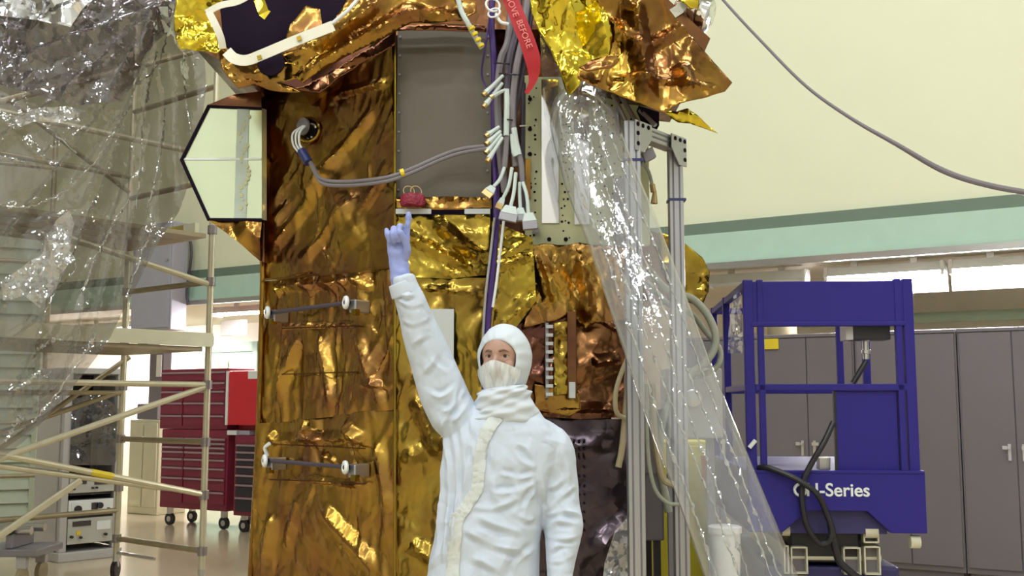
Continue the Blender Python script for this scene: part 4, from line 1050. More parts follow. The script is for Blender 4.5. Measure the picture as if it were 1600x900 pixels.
for y, x0, x1 in ((98, 772, 800), (115, 780, 812), (186, 786, 803)):
    MB().tube([P(x0, y, 5.02), P((x0 + x1) / 2, y + 1, 4.96), P(x1, y + 2, 5.0)], .004, 6, 4).build('cable_tie', M['black'], hn, True)
# side lead across the plate
ld = thing('side_lead', P(600, 285, 5.1), 'pair of grey leads from the round port across the grey plate', 'cable')
def ol(px, py, off): return on_left(px, py, off)
for k, dy in enumerate((0, 6)):
    MB().tube([ol(482, 246 + dy * .4, .12), ol(490, 262 + dy * .5, .12), ol(503, 280 + dy, .11), ol(540, 284 + dy, .09), ol(600, 278 + dy, .08), P(640, 265 + dy, 5.12), P(690, 243 + dy, 5.14), P(725, 232 + dy, 5.12), P(768, 228 + dy * .6, 5.08)], .010, 8, 6).build('lead', M['cablegrey'], ld, True)
for x in (-5, 0, 5):
    MB().tube([on_left(475 + x * .3, 197, .10), on_left(463 + x, 208, .14), on_left(463 + x, 225, .14), on_left(471 + x, 238, .13)], .006, 8, 6).build('white_wire', M['white'], ld, True)
MB().cyl(on_left(471, 236, .13), on_left(482, 254, .13), .024, 12).build('plug', M['navy'], ld, True)
for q in ((626, 270),): MB().cyl(P(q[0], q[1] + 1, 5.115), P(q[0] + 6, q[1] - 1, 5.115), .020, 10).build('tape_band', M['tagyellow'], ld, True)
# red streamer
rt = thing('red_streamer', P(810, 60, 4.8), 'red flight warning streamer hanging in front of the cable bundle', 'streamer')
def ribbon(mb_pts, widths, m, name, par, n=Vector((0, -1, 0)), thick=.002):
    v = []; f = []
    for i, (p, wd) in enumerate(zip(mb_pts, widths)):
        d = (mb_pts[min(i + 1, len(mb_pts) - 1)] - mb_pts[max(i - 1, 0)]).normalized(); sd = d.cross(n).normalized() * wd / 2
        v += [p - sd, p + sd, p + sd - n * thick, p - sd - n * thick]
    for i in range(len(mb_pts) - 1):
        a = i * 4; b = a + 4
        for k in range(4): f.append([a + k, a + (k + 1) % 4, b + (k + 1) % 4, b + k])
    f.append([3, 2, 1, 0]); e = len(v) - 4; f.append([e, e + 1, e + 2, e + 3])
    return mesh_obj(name, v, f, m, par, True, 50)
rp = catmull([P(789, -30, 4.80), P(800, 4, 4.80), P(812, 35, 4.79), P(824, 65, 4.79), P(832, 92, 4.80), P(834, 115, 4.82), P(830, 132, 4.83), P(822, 146, 4.84)], 5)
ribbon(rp, np.interp(np.linspace(0, 1, len(rp)), [0, .55, .68, .85, 1], [.072, .075, .058, .03, .018]), M['redtag'], 'ribbon', rt)
for body, c, sz in (('REMOVE', (797, 2), .042), ('BEFORE', (819, 53), .042)):
    ex = P(c[0] + 12, c[1] + 30, 4.79) - P(c[0], c[1], 4.79)
    ey = Vector((0, -1, 0)).cross(ex)
    lettering('streamer_print', body, sz, P(c[0], c[1], 4.776), ex, ey, M['redlt'], rt)
# thin aluminium frame posts beside the spacecraft
af = thing('profile_frame', P(990, 1120, 5.0), 'grey slotted aluminium profile frame right of the spacecraft', 'frame')
def profile(x, y, z0, z1, wd, nm='upright'):
    b = MB().box(x - wd / 2, x + wd / 2, y - wd / 2, y + wd / 2, z0, z1).build(nm, M['alu'], af, False, .004)
    for k in (-.22, .22):
        MB().box(x + k * wd - .0045, x + k * wd + .0045, y - wd / 2 - .0012, y - wd / 2 + .004, z0, z1).build('slot', M['aludk'], b)
        MB().box(x - wd / 2 - .0012, x - wd / 2 + .004, y + k * wd - .0045, y + k * wd + .0045, z0, z1).build('slot', M['aludk'], b)
FX1, FY1 = P(989, 400, 5.0).x, 5.0
FX2, FY2 = P(1057, 400, 5.32).x, 5.32
zt1 = P(989, 191, 5.0).z
WD1 = .078
profile(FX1, FY1, 0, zt1, WD1); profile(FX2, FY2, 0, zt1 - .0, .072)
dv = Vector((FX2 - FX1, FY2 - FY1, 0)); dl_ = dv.normalized(); nl_ = Vector((dl_.y, -dl_.x, 0))
bar = MB().obox(Vector((FX1, FY1, zt1 - .072)) + dl_ * .04 - nl_ * .033, dl_ * (dv.length - .08), nl_ * .066, Z * .07).build('crossbar', M['alu'], af, False, .004)
for z in (.02, .045): MB().obox(Vector((FX1, FY1, zt1 - .072 + z)) + dl_ * .04 + nl_ * .032, dl_ * (dv.length - .08), nl_ * .0025, Z * .009).build('slot', M['aludk'], bar)
for (x, y, sg) in ((FX1, FY1, 1), (FX2, FY2, -1)):
    o_ = Vector((x, y, zt1)) + nl_ * .042 - dl_ * sg * .038
    pts = [o_, o_ + dl_ * sg * .15, o_ + dl_ * sg * .15 - Z * .07, o_ + dl_ * sg * .076 - Z * .15, o_ - Z * .15]
    g = MB().prism(pts, nl_ * .007).build('gusset_plate', M['alu'], af, False, .002)
    for a, b in ((.02, .02), (.065, .02), (.115, .02), (.02, .065), (.02, .115)):
        c = o_ + dl_ * sg * a - Z * b + nl_ * .007
        MB().cyl(c, c + nl_ * .003, .011, 10).build('gusset_bolt', M['dark'], g, True)
for (x, y, z, w2) in ((FX1, FY1, zt1 - .20, WD1), (FX2, FY2, zt1 - .33, .072)):
    MB().box(x - w2 / 2 - .006, x + w2 / 2 + .012, y - w2 / 2 - .006, y + w2 / 2 + .006, z, z + .012).build('zip_tie', M['navy'], af)
for x, y in ((FX1, FY1), (FX2, FY2)):
    MB().box(x - .08, x + .08, y - .08, y + .08, 0, .012).build('foot_plate', M['alu'], af)
# loose connector leads by the frame
lc = thing('loose_connector', P(1015, 235, 5.1), 'grey loose connector on a short lead below the frame crossbar', 'connector')
MB().tube([P(990, 205, 5.06), P(1001, 218, 5.08), P(1008, 230, 5.08)], .014, 8, 4).build('lead', M['alu'], lc, True)
MB().obox(P(1002, 238, 5.06), (.055, 0, .03), (0, .04, 0), (.02, 0, -.05)).build('shell', M['conngrey'], lc, False, .004)
wc = thing('hanging_wire', P(1018, 290, 5.1), 'thin green-grey wire with two brass ends hanging between the frame posts', 'wire')
MB().tube([P(992, 257, 5.2), P(1006, 258, 5.2), P(1014, 270, 5.2), P(1018, 285, 5.2), P(1021, 298, 5.2)], .009, 8, 5).build('wire', M['hose'], wc, True)
MB().tube([P(1019, 288, 5.2), P(1021, 300, 5.2)], .014, 8).build('brass_end', M['brass'], wc, True)
MB().tube([P(1023, 297, 5.2), P(1022, 318, 5.2)], [.008, .018], 8).build('brass_end', M['brass'], wc, True)
# ------------------------------------------------------------------ blue scissor lift
LO = Vector((1.285, 5.84, 0)); LX = Vector((.9966, -.082, 0)); LY = Vector((.082, .9966, 0))
def L(x, y, z): return LO + LX * x + LY * y + Z * z
def lbox(mb, x0, x1, y0, y1, z0, z1): return mb.obox(L(x0, y0, z0), LX * (x1 - x0), LY * (y1 - y0), Z * (z1 - z0))
lf = thing('scissor_lift', L(.46, .9, 0), 'blue scissor lift with a railed platform in front of the grey cabinets', 'scissor lift')
LW = .925; LL = 1.75
def lz(py, Y=5.8): return P(1300, py, Y).z
zt, zpb, zm, zp, zn, zs = lz(436), lz(506), lz(605), lz(736), lz(798), lz(832)
for x, y in ((0.0, 0.0), (LW - .06, 0), (0, LL - .05), (LW - .05, LL - .05), (0, LL * .55), (LW - .05, LL * .55)):
    w2 = .055 if y == 0 else .045
    lbox(MB(), x, x + w2, y, y + .045, zp - .1, zt).build('post', M['blue'], lf, False, .005)
lbox(MB(), 0.075, .11, 0.0, .04, zp - .05, zt).build('post', M['blue'], lf, False, .004)
lbox(MB(), LW - .105, LW - .07, 0.0, .04, zp - .05, zt).build('post', M['blue'], lf, False, .004)
lbox(MB(), .04, LW - .05, .005, .035, zpb, zt - .01).build('top_panel', M['blue'], lf, False, .005)
lbox(MB(), .04, LW - .05, -.004, .045, zpb - .012, zpb + .012).build('panel_lip', M['blue'], lf, False, .004)
lbox(MB(), .055, LW - .055, .0, .04, zm - .018, zm + .018).build('mid_rail', M['blue'], lf, False, .004)
for x in (0.005, LW - .045):
    lbox(MB(), x, x + .04, .04, LL, zt - .045, zt - .005).build('top_rail', M['blue'], lf, False, .004)
    lbox(MB(), x, x + .04, .04, LL, zm - .018, zm + .018).build('mid_rail', M['blue'], lf, False, .004)
lbox(MB(), .02, LW - .02, LL - .04, LL, zt - .045, zt - .005).build('top_rail', M['blue'], lf, False, .004)
lbox(MB(), .02, LW - .02, LL - .04, LL, zm - .018, zm + .018).build('mid_rail', M['blue'], lf, False, .004)
# folding side panel
xa = (P(1308, 650, 5.8) - LO).dot(LX); xb = (P(1402, 650, 5.8) - LO).dot(LX)
lbox(MB(), xa, xb, .02, .045, zp, zm - .02).build('front_plate', M['blue'], lf, False, .003)
for x in (xa - .012, xb): lbox(MB(), x, x + .012, .015, .045, zp, zm - .02).build('plate_edge', M['black'], lf)
# platform, skirt with its notch
lbox(MB(), 0.0, LW, .03, LL, zp - .06, zp - .005).build('platform_deck', M['bluedk'], lf)
def lx(px, py=780): return (P(px, py, 5.8) - LO).dot(LX)
sk = [(0, zp), (LW + .012, zp), (LW + .012, zs), (lx(1388), zs), (lx(1352), zn), (lx(1262), zn), (lx(1222), zs), (0, zs)]
MB().prism([L(a, -.02, z) for a, z in sk], LY * .05).build('skirt', M['blue'], lf, False, .005)
lbox(MB(), -.0, LW + .01, -.024, .02, zp - .012, zp + .004).build('skirt_lip', M['blue'], lf, False, .003)
for x in (0, LW - .02): lbox(MB(), x, x + .03, .03, LL, zs, zp).build('side_skirt', M['blue'], lf, False, .004)
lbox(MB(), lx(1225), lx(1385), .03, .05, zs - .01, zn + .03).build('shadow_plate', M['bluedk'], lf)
lettering('lettering', 'CH-Series', .098, L(lx(1298), -.0235, lz(766)), LX, Z, M['white'], lf, .0016)
# scissor stack below
def tubebox(px0, px1, py0, py1, y0, y1):
    x0, x1 = lx(px0), lx(px1); z0, z1 = lz(py1), lz(py0); w2 = .008
    m = MB(); lbox(m, x0, x0 + w2, y0, y1, z0, z1); lbox(m, x1 - w2, x1, y0, y1, z0, z1); lbox(m, x0, x1, y0, y1, z0, z0 + w2); lbox(m, x0, x1, y0, y1, z1 - w2, z1)
    m.build('scissor_arm', M['cream'], lf)
    lbox(MB(), x0 + w2, x1 - w2, y0 + .05, y0 + .06, z0 + w2, z1 - w2).build('arm_core', M['cabinet'], lf)
for a in ((1237, 1263, 857, 900), (1318, 1345, 857, 900), (1350, 1375, 855, 900), (1350, 1374, 822, 850), (1226, 1234, 855, 900)): tubebox(*a, .05, 1.4)
MB().cyl(L(lx(1232), .12, lz(876)), L(lx(1380), .12, lz(876)), .022, 12).build('cross_shaft', M['cream'], lf, True)
MB().cyl(L(lx(1352), .06, lz(832)), L(lx(1372), .06, lz(832)), .035, 14).build('roller', M['cream'], lf, True)
MB().cyl(L(lx(1224), .06, lz(830)), L(lx(1236), .06, lz(830)), .035, 14).build('roller', M['cream'], lf, True)
MB().cyl(L(lx(1418), .02, lz(846)), L(lx(1433), .02, lz(846)), .034, 14).build('roller', M['cream'], lf, True)
for py0, py1, y0 in ((905, 950, .1), (960, 1005, .1)): tubebox(1240, 1265, py0, py1, y0, 1.4); tubebox(1345, 1370, py0, py1, y0, 1.4)
lbox(MB(), .1, LW - .1, .12, 1.5, .28, .62).build('power_unit', M['bluedk'], lf, False, .02)
lbox(MB(), .02, LW - .02, .05, 1.6, .16, .30).build('chassis', M['blue'], lf, False, .02)
for x in (.0, LW - .1):
    for y in (.2, 1.35):
        MB().lathe(L(x, y, .17), LX, [(.06, 0), (.17, .005), (.17, .095), (.06, .1)], 24).build('wheel', M['black'], lf, True)
lbox(MB(), lx(1236), lx(1350), .10, .7, .64, zs + .0).build('hydraulic_block', M['black'], lf, False, .02)
# control box and lever
lbox(MB(), lx(1345), lx(1404), .05, .2, lz(530), lz(507)).build('control_box', M['black'], lf, False, .006)
lbox(MB(), lx(1334), lx(1345), .05, .2, lz(530), lz(503)).build('control_plate', M['rackgrey'], lf)
MB().lathe(L(lx(1369), .12, lz(560)), Z, [(.018, 0), (.018, .03), (.026, .032), (.026, .05), (.018, .052), (.018, .1), (.028, .11)], 12).build('fitting', M['steel'], lf, True)
MB().cyl(L(lx(1369), .12, lz(563)), L(lx(1347), .12, lz(598)), .016, 10).build('lever', M['black'], lf, True)
lbox(MB(), lx(1288), lx(1306), .1, .18, zp, lz(716)).build('outlet_box', M['steel'], lf, False, .004)
MB().cyl(L(lx(1184), -.01, lz(688)), L(lx(1174), -.01, lz(700)), .012, 8).build('latch_pin', M['white'], lf, True)
# hose looping over the skirt
hz_ = thing('black_hose', L(.4, -.05, zp), 'black hose looped over the front skirt of the blue lift', 'hose')
def lp(px, py, y=-.05): return L(lx(px, py), y, lz(py))
MB().tube([lp(1302, 660, .0), lp(1285, 690), lp(1265, 725), lp(1253, 752), lp(1251, 785, -.06), lp(1258, 820, -.06), lp(1275, 845, -.05), lp(1290, 846, -.05), lp(1296, 828, -.06), lp(1288, 800, -.06), lp(1272, 770, -.09), lp(1245, 750, -.08), lp(1215, 736, -.05), lp(1195, 730, -.02), lp(1182, 735, .03)], .016, 10, 6).build('hose', M['black'], hz_, True)
MB().tube([lp(1296, 820, -.04), lp(1302, 850, -.03), lp(1310, 876, -.03), lp(1330, 895, -.03), lp(1360, 915, .0)], .02, 10, 6).build('hose', M['black'], hz_, True)
MB().ring(lp(1249, 765, -.045), LY, .03, .008, 16, 6).build('hose_clip', M['white'], hz_, True)
o = foil('white_bag', [(1146, 462), (1158, 455), (1160, 500), (1160, 552), (1137, 552), (1138, 520), (1142, 490)], yplane(6.0), M['filmcr'], None, 95, .02, ((.08, .1, .02, .2), (.04, .04, .006, 0)))
tag(o, 'crumpled clear plastic bag hanging on the left lift rail', 'plastic bag')

# ------------------------------------------------------------------ plastic sheet at the left
def rad(cx, cy, ends, wd, hg): return [((cx, cy), e, wd, hg) for e in ends]
SHY = 6.25
big = [(-60, -60), (318, -60), (322, 60), (326, 140), (316, 210), (300, 270), (278, 330), (245, 395), (205, 470), (165, 545), (120, 600), (80, 645), (40, 690), (-60, 760)]
fold1 = rad(283, 30, [(60, 560), (110, 590), (190, 480), (250, 370), (290, 300), (-20, 420), (-30, 250), (20, 650), (150, 540), (230, 200), (265, 160), (300, 180), (130, 330)], .05, .07)
for l_ in (((272, 0), (235, 60)), ((240, 50), (175, 155)), ((248, 95), (225, 165)), ((265, 60), (232, 140)), ((272, 70), (262, 300)), ((282, 90), (295, 210)), ((200, 165), (110, 295)), ((203, 310), (135, 450)), ((245, 350), (200, 465)), ((150, 535), (60, 640)), ((110, 330), (20, 360)), ((245, 270), (200, 300)),
           ((225, 170), (215, 330)), ((60, 250), (150, 200)), ((0, 330), (100, 310)), ((40, 520), (110, 470)), ((95, 600), (10, 690)), ((180, 300), (140, 350)), ((0, 180), (120, 300)), ((255, 120), (205, 200))):
    fold1.append((l_[0], l_[1], .032, .022))
o = foil('plastic_sheet', big, yplane(SHY), M['film'], None, 101, .016, ((.34, .5, .07, -.5), (.15, .22, .016, -.5)), fold1, streaks=(90, .7, .5, .35, .018, .016), angle=40)
rs4 = np.random.default_rng(44)
for l_, w_ in ((((280, 5), (262, 40), (238, 62), (226, 90)), 6), (((246, 80), (236, 120), (228, 160)), 5), (((262, 60), (240, 110), (180, 150)), 4), (((205, 305), (178, 350), (150, 400), (128, 458)), 6), (((243, 348), (228, 380), (205, 440), (197, 468)), 5),
              (((258, 170), (252, 230), (240, 290), (230, 330)), 5), (((285, 90), (290, 150), (298, 210)), 3), (((148, 528), (120, 570), (85, 620), (50, 660)), 5), (((-10, 320), (50, 322), (100, 300), (105, 296)), 4), (((-10, 178), (60, 190), (120, 240)), 3),
              (((60, 545), (80, 532), (103, 530)), 7), (((20, 610), (45, 595), (62, 580)), 8), (((8, 690), (22, 668), (32, 650)), 8), (((105, 395), (118, 420), (92, 450)), 4), (((0, 245), (30, 250), (42, 254)), 7), (((205, 165), (180, 200), (150, 250), (110, 292)), 4), (((225, 165), (222, 240), (212, 330)), 3)):
    c4 = catmull([P(a_, b_, SHY - .10) for a_, b_ in l_], 12)
    c4 = [q + Vector(rs4.normal(0, .004, 3)) for q in c4]
    MB().tube(c4, [.0015 + abs(float(rs4.normal(0, .0011 * w_))) for _ in c4], 6).build('crease_glint', M['filmcr'], o, True, 0, 50)  # strands of brighter film added as the highlights on the sheet's folds
tag(o, 'large clear plastic sheet draped over the scaffold at left', 'plastic sheet')
o = foil('film_bundle', [(-60, -60), (285, -60), (282, 20), (270, 60), (230, 110), (195, 160), (150, 170), (110, 165), (60, 150), (-60, 110)], yplane(SHY - .16), M['filmdk'], None, 102, .016,
         ((.22, .30, .09, -.7), (.10, .12, .03, .4)), rad(280, 10, [(100, 160), (180, 160), (20, 100), (230, 110)], .06, .10), streaks=(60, .7, .7, .25, .02, .025), angle=40)
tag(o, 'bunched smoky plastic film across the top of the clear sheet', 'plastic film')
o = foil('film_bundle', [(-60, -60), (140, -60), (150, 0), (128, 20), (112, 44), (60, 34), (0, 22), (-60, 20)], yplane(SHY - .32), M['silver'], None, 103, .02, ((.2, .25, .10, -.7), (.10, .12, .04, .4)), angle=20)
tag(o, 'bright silvery film fold in the top left corner', 'plastic film')
for k, (ol_, nm) in enumerate((([(5, 470), (0, 440), (60, 400), (85, 345), (108, 328), (114, 350), (108, 390), (118, 405), (92, 430), (88, 450), (62, 482), (40, 462)], 'crushed white plastic wad in the middle of the clear sheet'),
                               ([(115, 485), (125, 455), (133, 462), (132, 485)], 'small crushed plastic tuft right of the large wad'),
                               ([(18, 182), (60, 170), (110, 165), (135, 175), (95, 190), (60, 192), (30, 200)], 'bright crushed film roll under the smoky film'))):
    o = foil('crushed_film', ol_, yplane(SHY - .2), M['filmcr'], None, 110 + k, .016, ((.06, .07, .035, .5), (.03, .03, .012, 0)), angle=25)
    tag(o, nm, 'plastic film')

# ------------------------------------------------------------------ clear tube in front of the frame
ctr = [(922, 128, 5.02, 58), (914, 150, 4.98, 74), (911, 187, 4.93, 108), (939, 283, 4.86, 117), (970, 360, 4.80, 117), (1027, 515, 4.68, 122), (1074, 643, 4.58, 126), (1122, 763, 4.48, 128), (1171, 895, 4.38, 135), (1225, 1040, 4.28, 142), (1262, 1150, 4.22, 146)]
cp3 = catmull([P(a, b, c) for a, b, c, d in ctr], 10)
wd3 = np.interp(np.linspace(0, len(ctr) - 1, len(cp3)), range(len(ctr)), [d * c / F / 2 for a, b, c, d in ctr])
rng2 = np.random.default_rng(8)
# even spacing along the tube
sl_ = np.concatenate([[0], np.cumsum([(cp3[i + 1] - cp3[i]).length for i in range(len(cp3) - 1)])])
us = np.linspace(0, sl_[-1], 150)
xyz = np.array([tuple(q) for q in cp3])
wd3 = np.interp(us, sl_, wd3)
cp3 = [Vector(q) for q in np.stack([np.interp(us, sl_, xyz[:, k]) for k in range(3)], 1)]
NS = 96; tv = []; tf = []
ph = rng2.uniform(0, 6.28, 12)
CR = [(-1.95, .05), (-1.45, .05), (-1.0, .06), (-2.45, .05), (.9, .06), (1.6, .06), (2.2, .06)]
for i, (p, hw) in enumerate(zip(cp3, wd3)):
    d = (cp3[min(i + 1, len(cp3) - 1)] - cp3[max(i - 1, 0)]).normalized()
    sx_ = d.cross(Vector((0, -1, 0))).normalized(); sy_ = d.cross(sx_).normalized()
    hd = min(.085, hw * .62); u_ = us[i]
    jit = [(float(rng2.normal(.0035, .003)), float(rng2.normal(0, .02)) + .10 * math.sin(u_ * 2.1 + q * 1.7)) for q in range(len(CR))]
    for k in range(NS):
        a = 2 * math.pi * k / NS - math.pi
        w1 = 1 + .012 * math.sin(3 * a + u_ * 3.1 + ph[0]) + .008 * math.sin(5 * a - u_ * 2.3 + ph[1])
        rip = 0.0
        for (a0, sg_), (am_, dj) in zip(CR, jit):
            rip += am_ * math.exp(-((a - a0 - dj) / sg_) ** 2)
        tv.append(p + sx_ * math.cos(a) * (hw * w1 + rip) + sy_ * math.sin(a) * (hd * w1 + rip))
for i in range(len(cp3) - 1):
    for k in range(NS):
        a = i * NS + k; b = i * NS + (k + 1) % NS
        tf.append([a, b, b + NS, a + NS])
tf.append(list(range(NS)))
pt = thing('plastic_tube', P(1262, 1150, 4.22), 'long clear plastic tube slanting down in front of the aluminium frame', 'plastic tube')
mesh_obj('tube_film', tv, tf, M['tubefilm'], pt, True, 180)
foil('film_tail', [(842, 30), (860, 40), (880, 95), (893, 150), (905, 200), (895, 280), (880, 290), (862, 230), (850, 180), (846, 100)], yplane(5.06), M['tubefilm'], pt, 121, .025, ((.10, .2, .02, .3), (.05, .06, .006, 0)))
# crease sparkle along the tube, put in as bright strands
for off in (-.72, -.38, -.05, .30, .6):
    pts = []
    for i, (p, hw) in enumerate(zip(cp3, wd3)):
        if i < 10: continue
        d = (cp3[min(i + 1, len(cp3) - 1)] - cp3[max(i - 1, 0)]).normalized()
        sx_ = d.cross(Vector((0, -1, 0))).normalized()
        hd = min(.085, hw * .62)
        o2 = off + .06 * math.sin(us[i] * 2.2 + off * 9)
        c = p + sx_ * (-hw * o2) + Vector((0, -1, 0)) * (hd * math.sqrt(max(0, 1 - o2 * o2)) + .004)
        pts.append(c + Vector(rng2.normal(0, .0025, 3)))
    MB().tube(pts, [float(abs(rng2.normal(.002, .004))) + .0004 for _ in pts], 6).build('crease_glint', M['filmcr'], pt, True)

# ------------------------------------------------------------------ hoses, bin, cupboard behind the tube
hs_ = thing('grey_hose', P(1090, 520, 5.7), 'grey corrugated hose looping out right of the plastic tube', 'hose')
MB().tube([P(1010, 420, 5.6), P(1045, 455, 5.65), (P(1080, 466, 5.7)), P(1104, 490, 5.7), P(1117, 520, 5.7), P(1116, 545, 5.7), P(1100, 568, 5.7), P(1072, 590, 5.7), P(1040, 640, 5.65), P(1030, 720, 5.6), P(1045, 800, 5.6)], .021, 12, 6).build('hose', M['hose'], hs_, True)
MB().tube([P(1010, 440, 5.75), P(1050, 480, 5.75), P(1080, 490, 5.78), P(1104, 520, 5.78), P(1124, 545, 5.78), P(1122, 570, 5.78), P(1100, 585, 5.78), P(1060, 600, 5.78), P(1025, 680, 5.75)], .016, 12, 6).build('hose', M['hose'], hs_, True)
th = thing('tan_cable', P(980, 650, 5.2), 'tan cables hanging down behind the near aluminium post', 'cable')
MB().tube([P(990, 540, 5.2), P(972, 580, 5.18), P(962, 615, 5.16), P(964, 645, 5.16), P(980, 655, 5.2)], .012, 10, 6).build('cable', M['cabletan'], th, True)
MB().tube([P(985, 560, 5.22), P(978, 640, 5.22), P(972, 700, 5.22), P(966, 730, 5.22)], .016, 10, 6).build('cable', M['cabletan'], th, True)
MB().tube([P(1010, 600, 5.25), P(1012, 700, 5.25), P(1022, 760, 5.25), P(1042, 785, 5.25), P(1064, 788, 5.25)], .010, 10, 6).build('cable', M['hose'], th, True)
MB().tube([P(1018, 600, 5.3), P(1024, 690, 5.3), P(1035, 745, 5.3), P(1052, 758, 5.3)], .018, 10, 6).build('cable', M['cabletan'], th, True)
# dark cart behind the frame
dk = thing('dark_cart', P(1010, 1000, 6.1), 'dark grey equipment cart standing behind the near aluminium post', 'cart')
def pbox(mb, px0, py0, px1, py1, Y, dep):
    a = P(px0, py1, Y); b = P(px1, py0, Y); return mb.box(a.x, b.x, Y, Y + dep, a.z, b.z)
DY = 6.1
pbox(MB(), 986, 640, 1035, 845, DY, .5).build('body', M['cabinet'], dk, False, .01)
pbox(MB(), 990, 660, 1030, 740, DY - .02, .018).build('panel', M['cabinet'], dk, False, .004)
for px in (988, 1022):
    a = P(px, 845, DY); MB().box(a.x, a.x + .04, DY + .02, DY + .06, 0, a.z).build('leg', M['black'], dk)
    MB().box(a.x, a.x + .04, DY + .42, DY + .46, 0, a.z).build('leg', M['black'], dk)
wr = foil('wrap_film', [(945, 880), (960, 830), (985, 800), (988, 860), (980, 930), (940, 930)], yplane(5.22), M['filmcr'], None, 131, .025, ((.1, .1, .03, .2), (.05, .05, .01, 0)))
tag(wr, 'crumpled clear wrap at the foot of the dark film', 'plastic film')
# grey instrument case held on the frame, seen through the tube
gc = thing('grey_case', P(1070, 620, 5.9), 'pale grey case with a round dial seen through the plastic tube', 'case')
pbox(MB(), 1044, 575, 1128, 685, 5.95, .3).build('body', M['rackgrey'], gc, False, .01)
MB().lathe(P(1082, 622, 5.95), (0, -1, 0), [(.05, 0), (.05, .02), (.035, .026)], 18).build('dial', M['steel'], gc, True)
a = P(1050, 685, 5.95)
for px in (1052, 1115):
    q = P(px, 685, 5.95); MB().box(q.x - .02, q.x + .02, 6.05, 6.09, 0, q.z).build('leg', M['conngrey'], gc)
# yellow cabinet, white bucket
YY = 7.2
yc = thing('yellow_cabinet', P(1100, 930, YY), 'yellow safety cabinet behind the plastic tube and frame', 'cabinet')
a = P(1008, 690, YY); b = P(1116, 690, YY)
MB().box(a.x, b.x, YY, YY + .45, 0.05, a.z).build('body', M['yellowpaint'], yc, False, .01)
mx_ = (a.x + b.x) / 2
for x0, x1 in ((a.x + .015, mx_ - .004), (mx_ + .004, b.x - .015)): MB().box(x0, x1, YY - .015, YY - .001, .1, a.z - .03).build('door', M['yellowpaint'], yc, False, .004)
pbox(MB(), 1096, 712, 1108, 752, YY - .02, .004).build('warning_sticker', M['sticker'], yc)
MB().box(a.x + .02, b.x - .02, YY + .02, YY + .4, 0, .05).build('plinth', M['black'], yc)
wbk = thing('white_bucket', P(1134, 900, 5.45), 'white lidded bucket seen through the lower plastic tube', 'bucket')
bb = P(1134, 905, 5.45); bt_ = P(1134, 826, 5.45)
zb = 0.50
MB().lathe((bb.x, 5.45, zb), Z, [(.068, 0), (.078, bt_.z - zb - .02)], 24).build('body', M['bucket'], wbk, True)
MB().lathe((bb.x, 5.45, bt_.z - .02), Z, [(.085, 0), (.085, .030), (.075, .036)], 24).build('lid', M['bucket'], wbk, True)
tbx = thing('low_table', (bb.x, 5.45, 0), 'low dark table under the white bucket', 'table')
MB().box(bb.x - .16, bb.x + .14, 5.28, 5.62, zb - .035, zb - .002).build('top', M['cabinet'], tbx, False, .005)
for dx in (-.15, .11):
    for y in (5.30, 5.58): MB().box(bb.x + dx, bb.x + dx + .03, y, y + .03, 0, zb - .035).build('leg', M['cabinet'], tbx)
# overhead cable
oc = MB().tube([P(1095, -45, 8.6), P(1130, 0, 8.5), P(1190, 65, 8.3), P(1260, 135, 8.1), P(1330, 185, 7.9), P(1400, 225, 7.7), P(1470, 265, 7.6), P(1530, 286, 7.5), P(1600, 300, 7.4), P(1660, 304, 7.3), P(1800, 300, 7.1), P(2050, 240, 6.8), P(2400, 60, 6.4)],
               [.012, .012, .012, .013, .014, .017, .022, .022, .022, .022, .022, .022, .022], 10, 6).build('overhead_cable', M['cablegrey'], None, True)
tag(oc, 'grey overhead cable sagging across the pale wall at upper right', 'cable')
# ------------------------------------------------------------------ the person
PY = 3.9
pz = P(770, 632, PY)
pr = thing('person', (pz.x, PY, 0), 'person in white hooded coverall, veil and blue glove pointing one finger up', 'person')
def ell(px0, px1, py, hd, yc=PY, n=40, e=2.5, tilt=0.0):
    c = P((px0 + px1) / 2, py, yc); hw = (px1 - px0) / 2 * yc / F
    out = []
    for k in range(n):
        a = 2 * math.pi * k / n; ca, sa = math.cos(a), math.sin(a)
        x = math.copysign(abs(ca) ** (2 / e), ca) * hw; y = math.copysign(abs(sa) ** (2 / e), sa) * hd
        out.append(Vector((c.x + x, c.y + y, c.z + tilt * x)))
    return out
def remesh(mb, voxel, smooth=6, fac=0.5):
    o = mb.build('temp', M['cloth'])
    r = o.modifiers.new('r', 'REMESH'); r.mode = 'VOXEL'; r.voxel_size = voxel; r.adaptivity = 0
    if smooth:
        s = o.modifiers.new('s', 'SMOOTH'); s.iterations = smooth; s.factor = fac
    me = evaluated(o)
    v = np.zeros(len(me.vertices) * 3); me.vertices.foreach_get('co', v)
    n = np.zeros(len(me.vertices) * 3); me.vertices.foreach_get('normal', n)
    return me, v.reshape(-1, 3), n.reshape(-1, 3)
def project(V):
    d = V - np.array(CAM)
    f_ = d @ np.array(FWD); u_ = d @ np.array(UPV)
    return np.stack([800 + F * d[:, 0] / f_, 450 - F * u_ / f_], 1)
def finish(name, me, V, m, parent, smooth=True):
    me.vertices.foreach_set('co', V.ravel()); me.materials.clear(); me.materials.append(m); me.name = name
    me.polygons.foreach_set('use_smooth', [True] * len(me.polygons)); me.update()
    o = bpy.data.objects.new(name, me); COL.objects.link(o)
    return setup(o, parent)
def limb(mb, pts, grow=0.0):
    mb.tube([P(a, b, c) for a, b, c, r in pts], [r + grow for a, b, c, r in pts], 24, 5)
def zat(px, z, Y): return P(px, 632, Y).x
